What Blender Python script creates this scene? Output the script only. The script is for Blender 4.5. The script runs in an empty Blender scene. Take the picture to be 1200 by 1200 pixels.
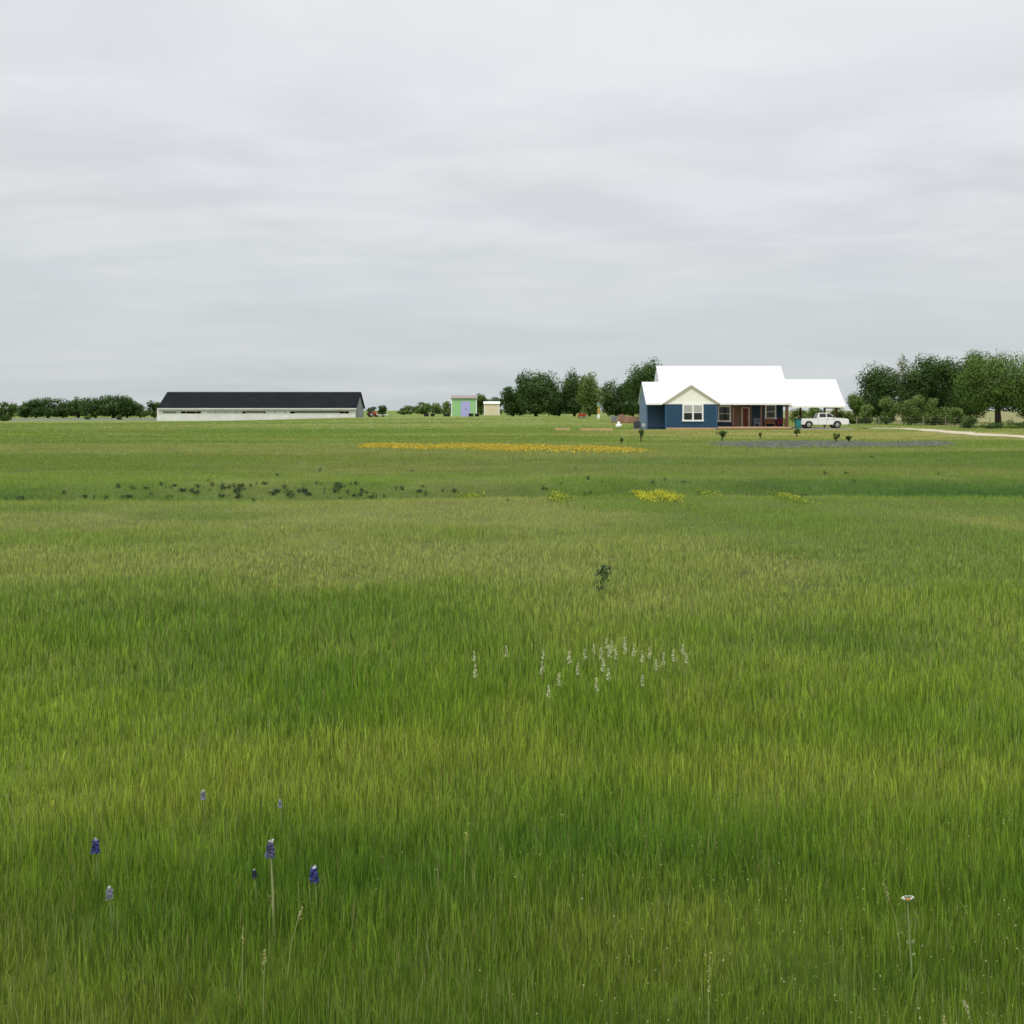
import bpy, math, random
import numpy as np
from mathutils import Vector

R = math.radians
random.seed(7)
rng = np.random.default_rng(11)
sc = bpy.context.scene
COL = sc.collection

# ------------------------------------------------------------------ camera
F, H, V0 = 1300.0, 1.8, 478.0          # focal length in photo pixels, eye height, horizon row
cam_d = bpy.data.cameras.new('camera')
cam = bpy.data.objects.new('camera', cam_d)
COL.objects.link(cam)
cam.location = (0, 0, H)
cam.rotation_euler = (R(90), 0, 0)
cam_d.sensor_width = 36.0
cam_d.sensor_fit = 'HORIZONTAL'
cam_d.lens = 36.0 * F / 1200.0
cam_d.shift_y = -(600.0 - V0) / 1200.0
cam_d.clip_start = 0.05
cam_d.clip_end = 9000
sc.camera = cam

# ------------------------------------------------------------------ sky and sun
SUN_EL, SUN_AZ = R(58), R(200)          # azimuth clockwise from +Y: high, behind the camera
w = bpy.data.worlds.new('World')
sc.world = w
w.use_nodes = True
nt = w.node_tree
nt.nodes.clear()
N = lambda t: nt.nodes.new(t)
L = lambda a, b: nt.links.new(a, b)
out = N('ShaderNodeOutputWorld')
bg = N('ShaderNodeBackground')
bg.inputs['Strength'].default_value = 0.1
L(bg.outputs[0], out.inputs[0])
sky = N('ShaderNodeTexSky')
sky.sky_type = 'NISHITA'
sky.sun_disc = False
sky.sun_elevation = SUN_EL
sky.sun_rotation = SUN_AZ
tc = N('ShaderNodeTexCoord')
sep = N('ShaderNodeSeparateXYZ')
L(tc.outputs['Generated'], sep.inputs[0])


def wm(op, a, b=None, clamp=False):
    n = N('ShaderNodeMath')
    n.operation = op
    n.use_clamp = clamp
    for k, s in enumerate((a, b)):
        if s is None:
            continue
        if isinstance(s, (int, float)):
            n.inputs[k].default_value = s
        else:
            L(s, n.inputs[k])
    return n.outputs[0]


zc = wm('MAXIMUM', sep.outputs['Z'], 0.0)
den = wm('ADD', zc, 0.10)
px = wm('DIVIDE', sep.outputs['X'], den)
py = wm('DIVIDE', sep.outputs['Y'], den)
cmb = N('ShaderNodeCombineXYZ')
L(px, cmb.inputs[0]); L(py, cmb.inputs[1])


def wnoise(scale, detail, rough, off, yscale=1.0, dist=0.0):
    mp = N('ShaderNodeMapping')
    mp.inputs['Location'].default_value = (off, off * 1.7, 0)
    mp.inputs['Scale'].default_value = (scale, scale * yscale, 1)
    L(cmb.outputs[0], mp.inputs[0])
    n = N('ShaderNodeTexNoise')
    n.inputs['Scale'].default_value = 1.0
    n.inputs['Detail'].default_value = detail
    n.inputs['Roughness'].default_value = rough
    n.inputs['Distortion'].default_value = dist
    L(mp.outputs[0], n.inputs['Vector'])
    return n.outputs[0]


def wramp(x, a, b):
    n = N('ShaderNodeMapRange')
    n.interpolation_type = 'SMOOTHSTEP'
    n.inputs['From Min'].default_value = a
    n.inputs['From Max'].default_value = b
    L(x, n.inputs['Value'])
    return n.outputs[0]


def wmix(f, a, b):
    n = N('ShaderNodeMix')
    n.data_type = 'RGBA'
    for sock, val in ((n.inputs[0], f), (n.inputs[6], a), (n.inputs[7], b)):
        if isinstance(val, tuple):
            sock.default_value = val + (1,)
        elif isinstance(val, float):
            sock.default_value = val
        else:
            L(val, sock)
    return n.outputs[2]


n_big = wramp(wnoise(0.55, 5, 0.5, 3.1, 1.0, 0.4), 0.34, 0.66)
n_fine = wramp(wnoise(1.5, 6, 0.55, 8.3, 1.3, 0.2), 0.36, 0.70)
base = wmix(wramp(zc, 0.0, 0.16), (4.1, 4.58, 4.72), (4.95, 5.2, 5.3))      # bluish low sky to pale grey
base = wmix(wramp(zc, 0.12, 0.36), base, (6.5, 6.55, 6.75))
base = wmix(wramp(zc, 0.40, 1.0), base, (16.0, 16.0, 16.0))                   # overcast zenith is brightest
m1 = wmix(wm('MULTIPLY', n_big, 0.75), base, (5.1, 5.25, 5.45))
m2 = wmix(wm('MULTIPLY', wm('MULTIPLY', n_fine, wramp(zc, 0.03, 0.2)), 0.38), m1, (7.2, 7.25, 7.4))
hi = wmix(wramp(zc, 0.40, 1.0), m2, base)
fin = wmix(0.94, sky.outputs[0], hi)
L(fin, bg.inputs['Color'])

sl = bpy.data.lights.new('sun', 'SUN')
sl.energy = 1.2
sl.angle = R(14)
sl.color = (1.0, 0.96, 0.9)
so = bpy.data.objects.new('sun', sl)
COL.objects.link(so)
sd = Vector((math.sin(SUN_AZ) * math.cos(SUN_EL), math.cos(SUN_AZ) * math.cos(SUN_EL), math.sin(SUN_EL)))
so.rotation_euler = sd.to_track_quat('Z', 'Y').to_euler()
so.location = (0, 0, 60)

sc.view_settings.view_transform = 'Standard'
sc.view_settings.look = 'None'
sc.view_settings.gamma = 1.0
sc.view_settings.exposure = 0.40
sc.render.engine = 'CYCLES'
sc.cycles.max_bounces = 5
sc.cycles.diffuse_bounces = 3
sc.cycles.glossy_bounces = 2
sc.cycles.transmission_bounces = 3
sc.cycles.transparent_max_bounces = 6
sc.cycles.filter_width = 1.6


# ------------------------------------------------------------------ numeric helpers
def sstep(a, b, x):
    t = np.clip((np.asarray(x, float) - a) / (b - a), 0, 1)
    return t * t * (3 - 2 * t)


_LAT = np.random.default_rng(5).random((256, 256))


def vnoise(x, y):
    xi, yi = np.floor(x).astype(int), np.floor(y).astype(int)
    fx, fy = x - xi, y - yi
    fx, fy = fx * fx * (3 - 2 * fx), fy * fy * (3 - 2 * fy)
    g = lambda a, b: _LAT[a & 255, b & 255]
    return (g(xi, yi) * (1 - fx) + g(xi + 1, yi) * fx) * (1 - fy) + (g(xi, yi + 1) * (1 - fx) + g(xi + 1, yi + 1) * fx) * fy


def fbm(x, y, size, octs=4, seed=0):
    s, a, t = 0, 1.0, 0
    for k in range(octs):
        q = (2 ** k) / size
        s = s + a * vnoise(x * q + 17.3 * (k + seed), y * q + 9.1 * (k + 2 * seed))
        t += a
        a *= 0.55
    return s / t


def swale_y(x):
    return 24.2 + 0.9 * np.sin(x * 0.11 + 0.6) + 0.4 * np.sin(x * 0.31)


def terrain(x, y):
    x, y = np.asarray(x, float), np.asarray(y, float)
    z = np.interp(y, [-100, 0, 45, 60, 85, 124, 180, 260, 350, 500, 1000, 4500],
                  [0, 0, 0, -0.04, -0.25, -0.62, -0.9, -1.2, -1.45, -1.8, -2.6, -9])
    z = z - 0.42 * np.exp(-((y - swale_y(x)) / 1.5) ** 2)
    z = z + 1.0 * sstep(-75, -20, x) * sstep(130, 230, y) * (1 - sstep(40, 100, x))
    z = z + 0.12 * (fbm(x, y, 9.0, 3, 3) - 0.5) * sstep(2, 10, y) * (1 - sstep(90, 115, y))
    return z


def at_d(u, d):
    """ground point under photo column u at distance d"""
    x = (u - 600) * d / F
    return x, d, float(terrain(x, d))


_DS = np.concatenate([np.arange(2, 60, 0.04), np.arange(60, 700, 0.4)])


def on_ground(u, v):
    """first ground point the photo pixel (u, v) sees"""
    x = (u - 600) * _DS / F
    ray = H - (v - V0) * _DS / F
    k = np.argmax(ray <= terrain(x, _DS))
    d = _DS[k]
    return at_d(u, float(d))


# ------------------------------------------------------------------ materials
def mat(name, col, rough=0.7, var=0.0, vscale=3.0, metal=0.0, spec=0.3, bump=0.0):
    m = bpy.data.materials.new(name)
    m.use_nodes = True
    t = m.node_tree
    p = t.nodes['Principled BSDF']
    p.inputs['Base Color'].default_value = (*col, 1)
    p.inputs['Roughness'].default_value = rough
    p.inputs['Metallic'].default_value = metal
    p.inputs['Specular IOR Level'].default_value = spec
    if var > 0 or bump > 0:
        c = t.nodes.new('ShaderNodeTexCoord')
        n = t.nodes.new('ShaderNodeTexNoise')
        n.inputs['Scale'].default_value = vscale
        n.inputs['Detail'].default_value = 6
        t.links.new(c.outputs['Object'], n.inputs['Vector'])
    if var > 0:
        mx = t.nodes.new('ShaderNodeMix')
        mx.data_type = 'RGBA'
        mx.inputs[6].default_value = (*[x * (1 - var) for x in col], 1)
        mx.inputs[7].default_value = (*[min(1, x * (1 + var)) for x in col], 1)
        t.links.new(n.outputs[0], mx.inputs[0])
        t.links.new(mx.outputs[2], p.inputs['Base Color'])
    if bump > 0:
        b = t.nodes.new('ShaderNodeBump')
        b.inputs['Strength'].default_value = bump
        t.links.new(n.outputs[0], b.inputs['Height'])
        t.links.new(b.outputs[0], p.inputs['Normal'])
    return m


def leaf_mat(name, trans=0.35, rough=0.6, gloss=0.06):
    """thin plant tissue; its colour is the per-leaf attribute 'tint'"""
    m = bpy.data.materials.new(name)
    m.use_nodes = True
    t = m.node_tree
    t.nodes.clear()
    a = t.nodes.new('ShaderNodeAttribute'); a.attribute_name = 'tint'
    d = t.nodes.new('ShaderNodeBsdfDiffuse')
    tr = t.nodes.new('ShaderNodeBsdfTranslucent')
    g = t.nodes.new('ShaderNodeBsdfGlossy'); g.inputs['Roughness'].default_value = rough
    g.inputs['Color'].default_value = (0.8, 0.85, 0.8, 1)
    m1 = t.nodes.new('ShaderNodeMixShader'); m1.inputs[0].default_value = trans
    m2 = t.nodes.new('ShaderNodeMixShader'); m2.inputs[0].default_value = gloss
    o = t.nodes.new('ShaderNodeOutputMaterial')
    k = t.links.new
    k(a.outputs['Color'], d.inputs[0]); k(a.outputs['Color'], tr.inputs[0])
    k(d.outputs[0], m1.inputs[1]); k(tr.outputs[0], m1.inputs[2])
    k(m1.outputs[0], m2.inputs[1]); k(g.outputs[0], m2.inputs[2])
    k(m2.outputs[0], o.inputs[0])
    return m


M = dict(
    grass=leaf_mat('grass_blade', 0.45, 0.6, 0.012),
    leaf=leaf_mat('tree_leaf', 0.30, 0.6, 0.02),
    petal=leaf_mat('petal', 0.35, 0.7, 0.02),
    bark=mat('bark', (0.055, 0.043, 0.033), 0.9, 0.4, 6, bump=0.5),
    white_metal=mat('white_roof_metal', (0.80, 0.81, 0.82), 0.5, 0.10, 0.7),
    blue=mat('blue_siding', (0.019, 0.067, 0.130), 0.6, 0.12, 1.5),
    blue_dark=mat('shaded_blue_siding', (0.015, 0.045, 0.085), 0.6, 0.12, 1.5),  # same blue siding, with the shade of recessed walls put into its colour
    cream=mat('cream_siding', (0.93, 0.92, 0.85), 0.7, 0.05, 2),
    trim=mat('white_trim', (0.90, 0.90, 0.89), 0.6, 0.04, 4),
    tan_trim=mat('weathered_timber', (0.30, 0.25, 0.18), 0.8, 0.3, 5),
    glass=mat('window_glass', (0.012, 0.015, 0.016), 0.08, 0, spec=0.6),
    blind=mat('roller_blind', (0.42, 0.42, 0.40), 0.7),
    door=mat('red_brown_door', (0.14, 0.024, 0.016), 0.5, 0.2, 3),
    stone=mat('brown_stone', (0.19, 0.12, 0.095), 0.9, 0.5, 8, bump=0.4),
    timber=mat('stained_timber', (0.12, 0.06, 0.04), 0.7, 0.3, 5),
    deck=mat('tan_deck_wood', (0.56, 0.36, 0.22), 0.8, 0.25, 3),
    concrete=mat('concrete', (0.36, 0.33, 0.29), 0.9, 0.2, 2),
    black_roof=mat('black_shingle', (0.012, 0.014, 0.018), 0.95, 0.5, 0.35, spec=0.08),
    white_paint=mat('white_paint', (0.78, 0.77, 0.74), 0.75, 0.2, 0.5),
    curtain=mat('pale_curtain', (0.60, 0.59, 0.56), 0.8, 0.15, 0.6),
    grey_metal=mat('grey_cladding', (0.23, 0.25, 0.26), 0.6, 0.2, 0.8),
    dark=mat('dark_interior', (0.014, 0.013, 0.012), 0.9),
    mint=mat('mint_paint', (0.33, 0.60, 0.27), 0.7, 0.1, 1),
    lavender=mat('lavender_paint', (0.46, 0.45, 0.78), 0.7, 0.08, 1),
    shed_roof=mat('grey_pink_roof', (0.27, 0.23, 0.22), 0.8, 0.2, 1),
    cream_shed=mat('cream_paint', (0.74, 0.64, 0.46), 0.7, 0.08, 1),
    car_white=mat('white_car_paint', (0.82, 0.82, 0.82), 0.25, 0.02, 2, spec=0.6),
    rubber=mat('tyre_rubber', (0.018, 0.018, 0.018), 0.85),
    chrome=mat('dull_chrome', (0.5, 0.5, 0.5), 0.3, metal=1.0),
    black_plastic=mat('black_plastic', (0.02, 0.02, 0.022), 0.5),
    red_paint=mat('red_paint', (0.46, 0.05, 0.03), 0.45, 0.15, 3),
    red_cloth=mat('dark_red_cloth', (0.20, 0.014, 0.025), 0.9, 0.2, 6),
    teal=mat('teal_plastic', (0.03, 0.20, 0.22), 0.5, 0.1, 3),
    brick=mat('pinkish_brick', (0.34, 0.19, 0.14), 0.9, 0.35, 5),
    wood=mat('orange_wood', (0.34, 0.16, 0.07), 0.7, 0.3, 4),
    grey=mat('grey_paint', (0.22, 0.24, 0.26), 0.6, 0.15, 4),
    yellow=mat('ochre_paint', (0.55, 0.33, 0.06), 0.6, 0.15, 4),
    stem=mat('green_stem', (0.16, 0.22, 0.06), 0.7, 0.2, 20),
    lamp_red=mat('tail_lamp_lens', (0.30, 0.02, 0.02), 0.3),
    lamp_clear=mat('head_lamp_lens', (0.55, 0.56, 0.58), 0.15),
)


def road_mat():
    m = mat('pale_gravel', (0.44, 0.39, 0.27), 0.95, 0.4, 0.5, bump=0.4)
    return m


# ------------------------------------------------------------------ object helpers
def tag(o, label=None, cat=None, group=None, kind=None):
    for k, v in (('label', label), ('category', cat), ('group', group), ('kind', kind)):
        if v:
            o[k] = v
    return o


def thing(name, loc, label, cat, group=None, rz=0.0):
    o = bpy.data.objects.new(name, None)
    o.empty_display_size = 0.2
    COL.objects.link(o)
    o.location = loc
    o.rotation_euler = (0, 0, rz)
    return tag(o, label, cat, group)


def link(name, me, parent=None, loc=(0, 0, 0)):
    o = bpy.data.objects.new(name, me)
    COL.objects.link(o)
    if parent:
        o.parent = parent
    o.location = loc
    return o


class MB:
    """collects faces; build() makes one mesh object"""
    def __init__(s):
        s.v, s.f = [], []

    def add(s, vs, fs):
        b = len(s.v)
        s.v += [tuple(p) for p in vs]
        s.f += [tuple(i + b for i in f) for f in fs]
        return s

    def box(s, x0, x1, y0, y1, z0, z1):
        v = [(x, y, z) for z in (z0, z1) for y in (y0, y1) for x in (x0, x1)]
        return s.add(v, [(0, 2, 3, 1), (4, 5, 7, 6), (0, 1, 5, 4), (2, 6, 7, 3), (0, 4, 6, 2), (1, 3, 7, 5)])

    def prism(s, pts, axis, a, b):
        """pts: 2D outline (counter-clockwise), extruded along axis from a to b"""
        n = len(pts)
        mk = {'x': lambda p, t: (t, p[0], p[1]), 'y': lambda p, t: (p[0], t, p[1]), 'z': lambda p, t: (p[0], p[1], t)}[axis]
        v = [mk(p, a) for p in pts] + [mk(p, b) for p in pts]
        f = [tuple(range(n)), tuple(range(2 * n - 1, n - 1, -1))]
        f += [(i, i + n, (i + 1) % n + n, (i + 1) % n) for i in range(n)]
        return s.add(v, f)

    def tube(s, pts, rads, seg=8):
        rings = []
        pts = [Vector(p) for p in pts]
        vs = []
        for i, p in enumerate(pts):
            t = (pts[min(i + 1, len(pts) - 1)] - pts[max(i - 1, 0)]).normalized()
            a = t.orthogonal().normalized() if abs(t.z) < 0.95 else Vector((1, 0, 0))
            a = (a - t * a.dot(t)).normalized()
            b = t.cross(a)
            for k in range(seg):
                an = 2 * math.pi * k / seg
                vs.append(p + (a * math.cos(an) + b * math.sin(an)) * rads[i])
        fs = []
        for i in range(len(pts) - 1):
            for k in range(seg):
                fs.append((i * seg + k, i * seg + (k + 1) % seg, (i + 1) * seg + (k + 1) % seg, (i + 1) * seg + k))
        fs.append(tuple(range(seg - 1, -1, -1)))
        fs.append(tuple((len(pts) - 1) * seg + k for k in range(seg)))
        return s.add(vs, fs)

    def lathe(s, prof, cx=0, cy=0, seg=16, sx=1, sy=1):
        vs = [(cx + r * sx * math.cos(2 * math.pi * k / seg), cy + r * sy * math.sin(2 * math.pi * k / seg), z) for r, z in prof for k in range(seg)]
        fs = []
        for i in range(len(prof) - 1):
            for k in range(seg):
                fs.append((i * seg + k, i * seg + (k + 1) % seg, (i + 1) * seg + (k + 1) % seg, (i + 1) * seg + k))
        fs.append(tuple(range(seg - 1, -1, -1)))
        fs.append(tuple((len(prof) - 1) * seg + k for k in range(seg)))
        return s.add(vs, fs)

    def build(s, name, material, parent=None, bevel=0, smooth=False, loc=(0, 0, 0)):
        me = bpy.data.meshes.new(name)
        me.from_pydata(s.v, [], s.f)
        me.materials.append(material)
        if smooth:
            me.polygons.foreach_set('use_smooth', [True] * len(me.polygons))
        me.validate()
        me.update()
        o = link(name, me, parent, loc)
        if bevel:
            md = o.modifiers.new('bevel', 'BEVEL')
            md.width = bevel
            md.segments = 2
            md.limit_method = 'ANGLE'
        return o


def np_mesh(name, verts, quads, tris, tint, material):
    """verts (n,3); quads (m,4); tris (k,3); tint (n,3) per-vertex colour of the tissue"""
    me = bpy.data.meshes.new(name)
    nq, ntr = len(quads), len(tris)
    me.vertices.add(len(verts))
    me.vertices.foreach_set('co', np.asarray(verts, np.float32).ravel())
    loops = np.concatenate([np.asarray(quads, np.int32).ravel(), np.asarray(tris, np.int32).ravel()])
    me.loops.add(len(loops))
    me.loops.foreach_set('vertex_index', loops)
    me.polygons.add(nq + ntr)
    start = np.concatenate([np.arange(nq) * 4, nq * 4 + np.arange(ntr) * 3]).astype(np.int32)
    me.polygons.foreach_set('loop_start', start)
    me.update(calc_edges=True)
    ca = me.color_attributes.new('tint', 'FLOAT_COLOR', 'POINT')
    rgba = np.ones((len(verts), 4), np.float32)
    rgba[:, :3] = tint
    ca.data.foreach_set('color', rgba.ravel())
    me.materials.append(material)
    return me


def blade_mesh(name, x, y, z, h, wd, lean, tint, material, fine=None, r=rng):
    """one tapered blade per point; fine: blades with a bend (5 vertices), the others are single triangles"""
    n = len(x)
    if fine is None:
        fine = np.ones(n, bool)
    th = r.random(n) * 2 * np.pi
    ph = r.random(n) * 2 * np.pi
    ax, ay = np.cos(th) * wd / 2, np.sin(th) * wd / 2
    lx, ly = np.cos(ph) * lean * h, np.sin(ph) * lean * h
    P = lambda px_, py_, pz_: np.stack([px_, py_, pz_], 1)
    i = fine
    a5 = np.stack([P(x - ax, y - ay, z), P(x + ax, y + ay, z),
                   P(x - ax * .8 + lx * .3, y - ay * .8 + ly * .3, z + h * .55), P(x + ax * .8 + lx * .3, y + ay * .8 + ly * .3, z + h * .55),
                   P(x + lx, y + ly, z + h * (1 - .3 * lean))], 1)[i]
    j = ~fine
    a3 = np.stack([P(x - ax, y - ay, z), P(x + ax, y + ay, z), P(x + lx, y + ly, z + h)], 1)[j]
    n5, n3 = len(a5), len(a3)
    b5 = np.arange(n5)[:, None] * 5
    quads = b5 + np.array([[0, 1, 3, 2]])
    t5 = b5 + np.array([[2, 3, 4]])
    t3 = n5 * 5 + np.arange(n3)[:, None] * 3 + np.array([[0, 1, 2]])
    verts = np.concatenate([a5.reshape(-1, 3), a3.reshape(-1, 3)])
    tn = np.concatenate([np.repeat(tint[i], 5, 0), np.repeat(tint[j], 3, 0)])
    return np_mesh(name, verts, quads, np.concatenate([t5, t3]), tn, material)


def leaf_cloud(name, C, size, tint, material, r, nrm=None):
    """one bent leaf-sized quad per centre, turned at random"""
    n = len(C)
    a = r.normal(size=(n, 3)); a /= np.linalg.norm(a, axis=1)[:, None]
    b = r.normal(size=(n, 3)); b -= a * np.sum(a * b, 1)[:, None]; b /= np.linalg.norm(b, axis=1)[:, None]
    if nrm is not None:                                   # leaves that face outwards from their bough
        nn = nrm + .55 * r.normal(size=(n, 3)); nn /= np.linalg.norm(nn, axis=1)[:, None]
        a -= nn * np.sum(a * nn, 1)[:, None]; a /= np.linalg.norm(a, axis=1)[:, None]
        b = np.cross(nn, a)
    s = (np.asarray(size) * (0.6 + 0.8 * r.random(n)))[:, None] if np.ndim(size) else (size * (0.6 + 0.8 * r.random(n)))[:, None]
    q = np.stack([C - a * s * .5, C + b * s * .32, C + a * s * .5, C - b * s * .32], 1)
    quads = np.arange(n)[:, None] * 4 + np.array([[0, 1, 2, 3]])
    return np_mesh(name, q.reshape(-1, 3), quads, np.zeros((0, 3), int), np.repeat(tint, 4, 0), material)


# ------------------------------------------------------------------ colour of the sward over the field
def lerp(a, b, t):
    t = np.asarray(t)[:, None]
    return a * (1 - t) + b * t


C_ = lambda *c: np.array([c], float)


# taller, darker swathes of grass seen in the field: (column, row, half width, half depth in photo pixels, amount)
SWATHES = [(700, 968, 120, 24, .9), (860, 1000, 90, 22, .5), (200, 702, 190, 14, .7), (1010, 742, 150, 15, .75), (330, 735, 160, 14, .5),
           (470, 1010, 110, 22, .45), (150, 1060, 160, 30, .5), (560, 1110, 260, 40, .35), (1000, 1120, 200, 40, .35), (720, 668, 40, 5, .6),
           (60, 770, 120, 15, .4), (640, 1185, 500, 45, .4)]
LIGHTS = [(300, 915, 280, 45, .75), (820, 885, 320, 38, .75), (450, 865, 320, 35, .75), (1050, 905, 180, 34, .6), (950, 690, 220, 12, .5)]


def swathe(x, y, table):
    s_ = np.zeros(len(x))
    for u, v, du, dv_, a_ in table:
        d = F * (H - .1) / (v - V0)
        dd = d - F * (H - .1) / (v + dv_ - V0)
        s_ = np.maximum(s_, a_ * np.exp(-((x - (u - 600) * d / F) / (du * d / F)) ** 2 - ((y - d) / dd) ** 2))
    return s_ * (.55 + .9 * sstep(.3, .65, fbm(x, y, .8, 3, 41)))


def sward(x, y):
    n = len(x)
    big = fbm(x, y, 2.6, 4, 1)
    mid = fbm(x, y, 0.9, 3, 5)
    wide = fbm(x, y * 0.6, 16.0, 4, 8)
    lush = lerp(C_(.135, .232, .022), C_(.195, .275, .034), sstep(.30, .62, big))
    lush = lerp(lush, C_(.090, .190, .020), sstep(.43, .30, mid * .6 + big * .4) * .6)
    lush = lerp(lush, C_(.25, .29, .045), sstep(.58, .75, mid) * .5)
    dry = lerp(C_(.175, .250, .046), C_(.245, .275, .085), sstep(.35, .65, big * .5 + wide * .5))
    dry = lerp(dry, C_(.125, .205, .036), sstep(.50, .36, fbm(x, y, 6.0, 4, 4)) * .6)
    lush = lerp(lush, C_(.250, .305, .046), np.clip(swathe(x, y, LIGHTS), 0, .9))
    lush = lerp(lush, C_(.082, .172, .019), np.clip(swathe(x, y, SWATHES), 0, .85))
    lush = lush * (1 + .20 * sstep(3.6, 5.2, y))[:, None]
    dry = dry * 1.30
    edge = y + (wide - .5) * 9 + (big - .5) * 4
    c = lerp(lush, dry, sstep(8.0, 15.5, edge))
    far = lerp(C_(.185, .255, .050), C_(.245, .285, .082), sstep(.35, .65, fbm(x * .35, y, 7.0, 4, 6)))
    far = lerp(far, C_(.140, .225, .045), sstep(.50, .36, fbm(x * .3, y, 12.0, 4, 9)) * .7)
    c = lerp(c, far, sstep(27, 33, y))
    c = lerp(c, C_(.075, .175, .034), np.exp(-((y - swale_y(x) - .9) / 1.7) ** 2) * np.clip(.42 + .4 * sstep(5, 9, x) + .58 * sstep(.38, .62, fbm(x * .5, y, 5.0, 3, 51)), 0, .95))
    # paler mown yard in front of the house and driveway
    yard = sstep(58, 72, y) * (1 - sstep(120, 130, y)) * sstep(2, 14, x)
    c = lerp(c, C_(.36, .345, .13), yard * .9 * sstep(.3, .6, fbm(x * .4, y, 5, 3, 2)))
    # dull lilac haze of bluebonnets far off to the left
    lil = sstep(250, 285, y) * sstep(-25, -60, x) * (1 - sstep(330, 345, y))
    c = lerp(c, C_(.20, .19, .21), lil * .8)
    # dry pasture behind the big tree
    c = lerp(c, C_(.31, .29, .15), sstep(142, 150, y) * sstep(55, 62, x) * .7)
    return c


# ------------------------------------------------------------------ ground
rows = np.concatenate([np.linspace(-60, 0, 7), np.geomspace(0.6, 4500, 330)])
ncol = 181
tt = np.linspace(-1, 1, ncol)
tt = np.sign(tt) * np.abs(tt) ** 1.3
GY = np.repeat(rows[:, None], ncol, 1)
GX = tt[None, :] * (np.maximum(np.abs(GY), 0) * 0.95 + 30)
gx, gy = GX.ravel(), GY.ravel()
gv = np.stack([gx, gy, terrain(gx, gy)], 1)
nr = len(rows)
ii = (np.arange(nr - 1)[:, None] * ncol + np.arange(ncol - 1)[None, :]).ravel()
quads = np.stack([ii, ii + 1, ii + ncol + 1, ii + ncol], 1)
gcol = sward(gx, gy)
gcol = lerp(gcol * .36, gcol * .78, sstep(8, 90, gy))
gm = bpy.data.materials.new('pasture_soil')
gm.use_nodes = True
t = gm.node_tree
p = t.nodes['Principled BSDF']
p.inputs['Roughness'].default_value = 0.95
p.inputs['Specular IOR Level'].default_value = 0.1
a = t.nodes.new('ShaderNodeAttribute'); a.attribute_name = 'tint'
co = t.nodes.new('ShaderNodeTexCoord')
n1 = t.nodes.new('ShaderNodeTexNoise'); n1.inputs['Scale'].default_value = 0.55; n1.inputs['Detail'].default_value = 9; n1.inputs['Roughness'].default_value = 0.65
rp = t.nodes.new('ShaderNodeMapRange')
rp.inputs['From Min'].default_value = 0.3; rp.inputs['From Max'].default_value = 0.7
rp.inputs['To Min'].default_value = 0.62; rp.inputs['To Max'].default_value = 1.3
mx = t.nodes.new('ShaderNodeVectorMath'); mx.operation = 'SCALE'
t.links.new(co.outputs['Object'], n1.inputs['Vector'])
t.links.new(n1.outputs[0], rp.inputs['Value'])
t.links.new(a.outputs['Color'], mx.inputs[0])
t.links.new(rp.outputs[0], mx.inputs['Scale'])
t.links.new(mx.outputs[0], p.inputs['Base Color'])
bm_ = t.nodes.new('ShaderNodeBump'); bm_.inputs['Strength'].default_value = 0.6; bm_.inputs['Distance'].default_value = 0.2
t.links.new(n1.outputs[0], bm_.inputs['Height']); t.links.new(bm_.outputs[0], p.inputs['Normal'])
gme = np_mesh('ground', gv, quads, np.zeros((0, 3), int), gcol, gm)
gme.polygons.foreach_set('use_smooth', np.ones(len(gme.polygons), bool))
tag(link('ground', gme), kind='structure')

# ------------------------------------------------------------------ driveway
DRIVE = [on_ground(u, v) for u, v in ((1004, 502.6), (1030, 502.2), (1062, 502.0), (1086, 504.0), (1115, 506.4), (1150, 509.3), (1185, 511.8), (1210, 513.3))]
DRIVE = [(p_[0], p_[1]) for p_ in DRIVE] + [(34.8, 60), (37, 46), (44, 30)]
_P = np.array(DRIVE)
_sl = np.concatenate([[0], np.cumsum(np.hypot(*np.diff(_P, axis=0).T))])
_s = np.linspace(0, _sl[-1], 140)
_px, _py = np.interp(_s, _sl, _P[:, 0]), np.interp(_s, _sl, _P[:, 1])
for _ in range(2):
    _px = np.convolve(np.pad(_px, 5, 'edge'), np.ones(11) / 11, 'valid')
    _py = np.convolve(np.pad(_py, 5, 'edge'), np.ones(11) / 11, 'valid')


def drive_off(x, y):
    o_ = np.full(len(x), 99.0)
    m = np.nonzero((x > 24) & (x < 60) & (y > 24) & (y < 140))[0]
    if len(m):
        o_[m] = np.sqrt(np.min((x[m, None] - _px) ** 2 + (y[m, None] - _py) ** 2, axis=1))
    return o_


_tx, _ty = np.gradient(_px), np.gradient(_py)
_tl = np.hypot(_tx, _ty)
dv = []
for k_, (x, y, tx_, ty_) in enumerate(zip(_px, _py, _tx / _tl, _ty / _tl)):
    for k in (-1, -.5, 0, .5, 1):
        hw_ = 1.35 + .35 * math.sin(k_ * .23 + 2 * k) + .3 * math.sin(k_ * .61 + k)
        xx, yy = x - ty_ * k * hw_, y + tx_ * k * hw_
        dv.append((xx, yy, float(terrain(xx, yy)) + 0.08 - .05 * abs(k)))
df = [(i * 5 + k, (i + 1) * 5 + k, (i + 1) * 5 + k + 1, i * 5 + k + 1)[::-1] for i in range(139) for k in range(4)]
tag(MB().add(dv, df).build('driveway', road_mat()), kind='structure')

# ------------------------------------------------------------------ keep-clear areas for grass
hxp = lambda u, Y: (u - 600) * Y / F
hzp = lambda v, Y: H - (v - V0) * Y / F


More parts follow.
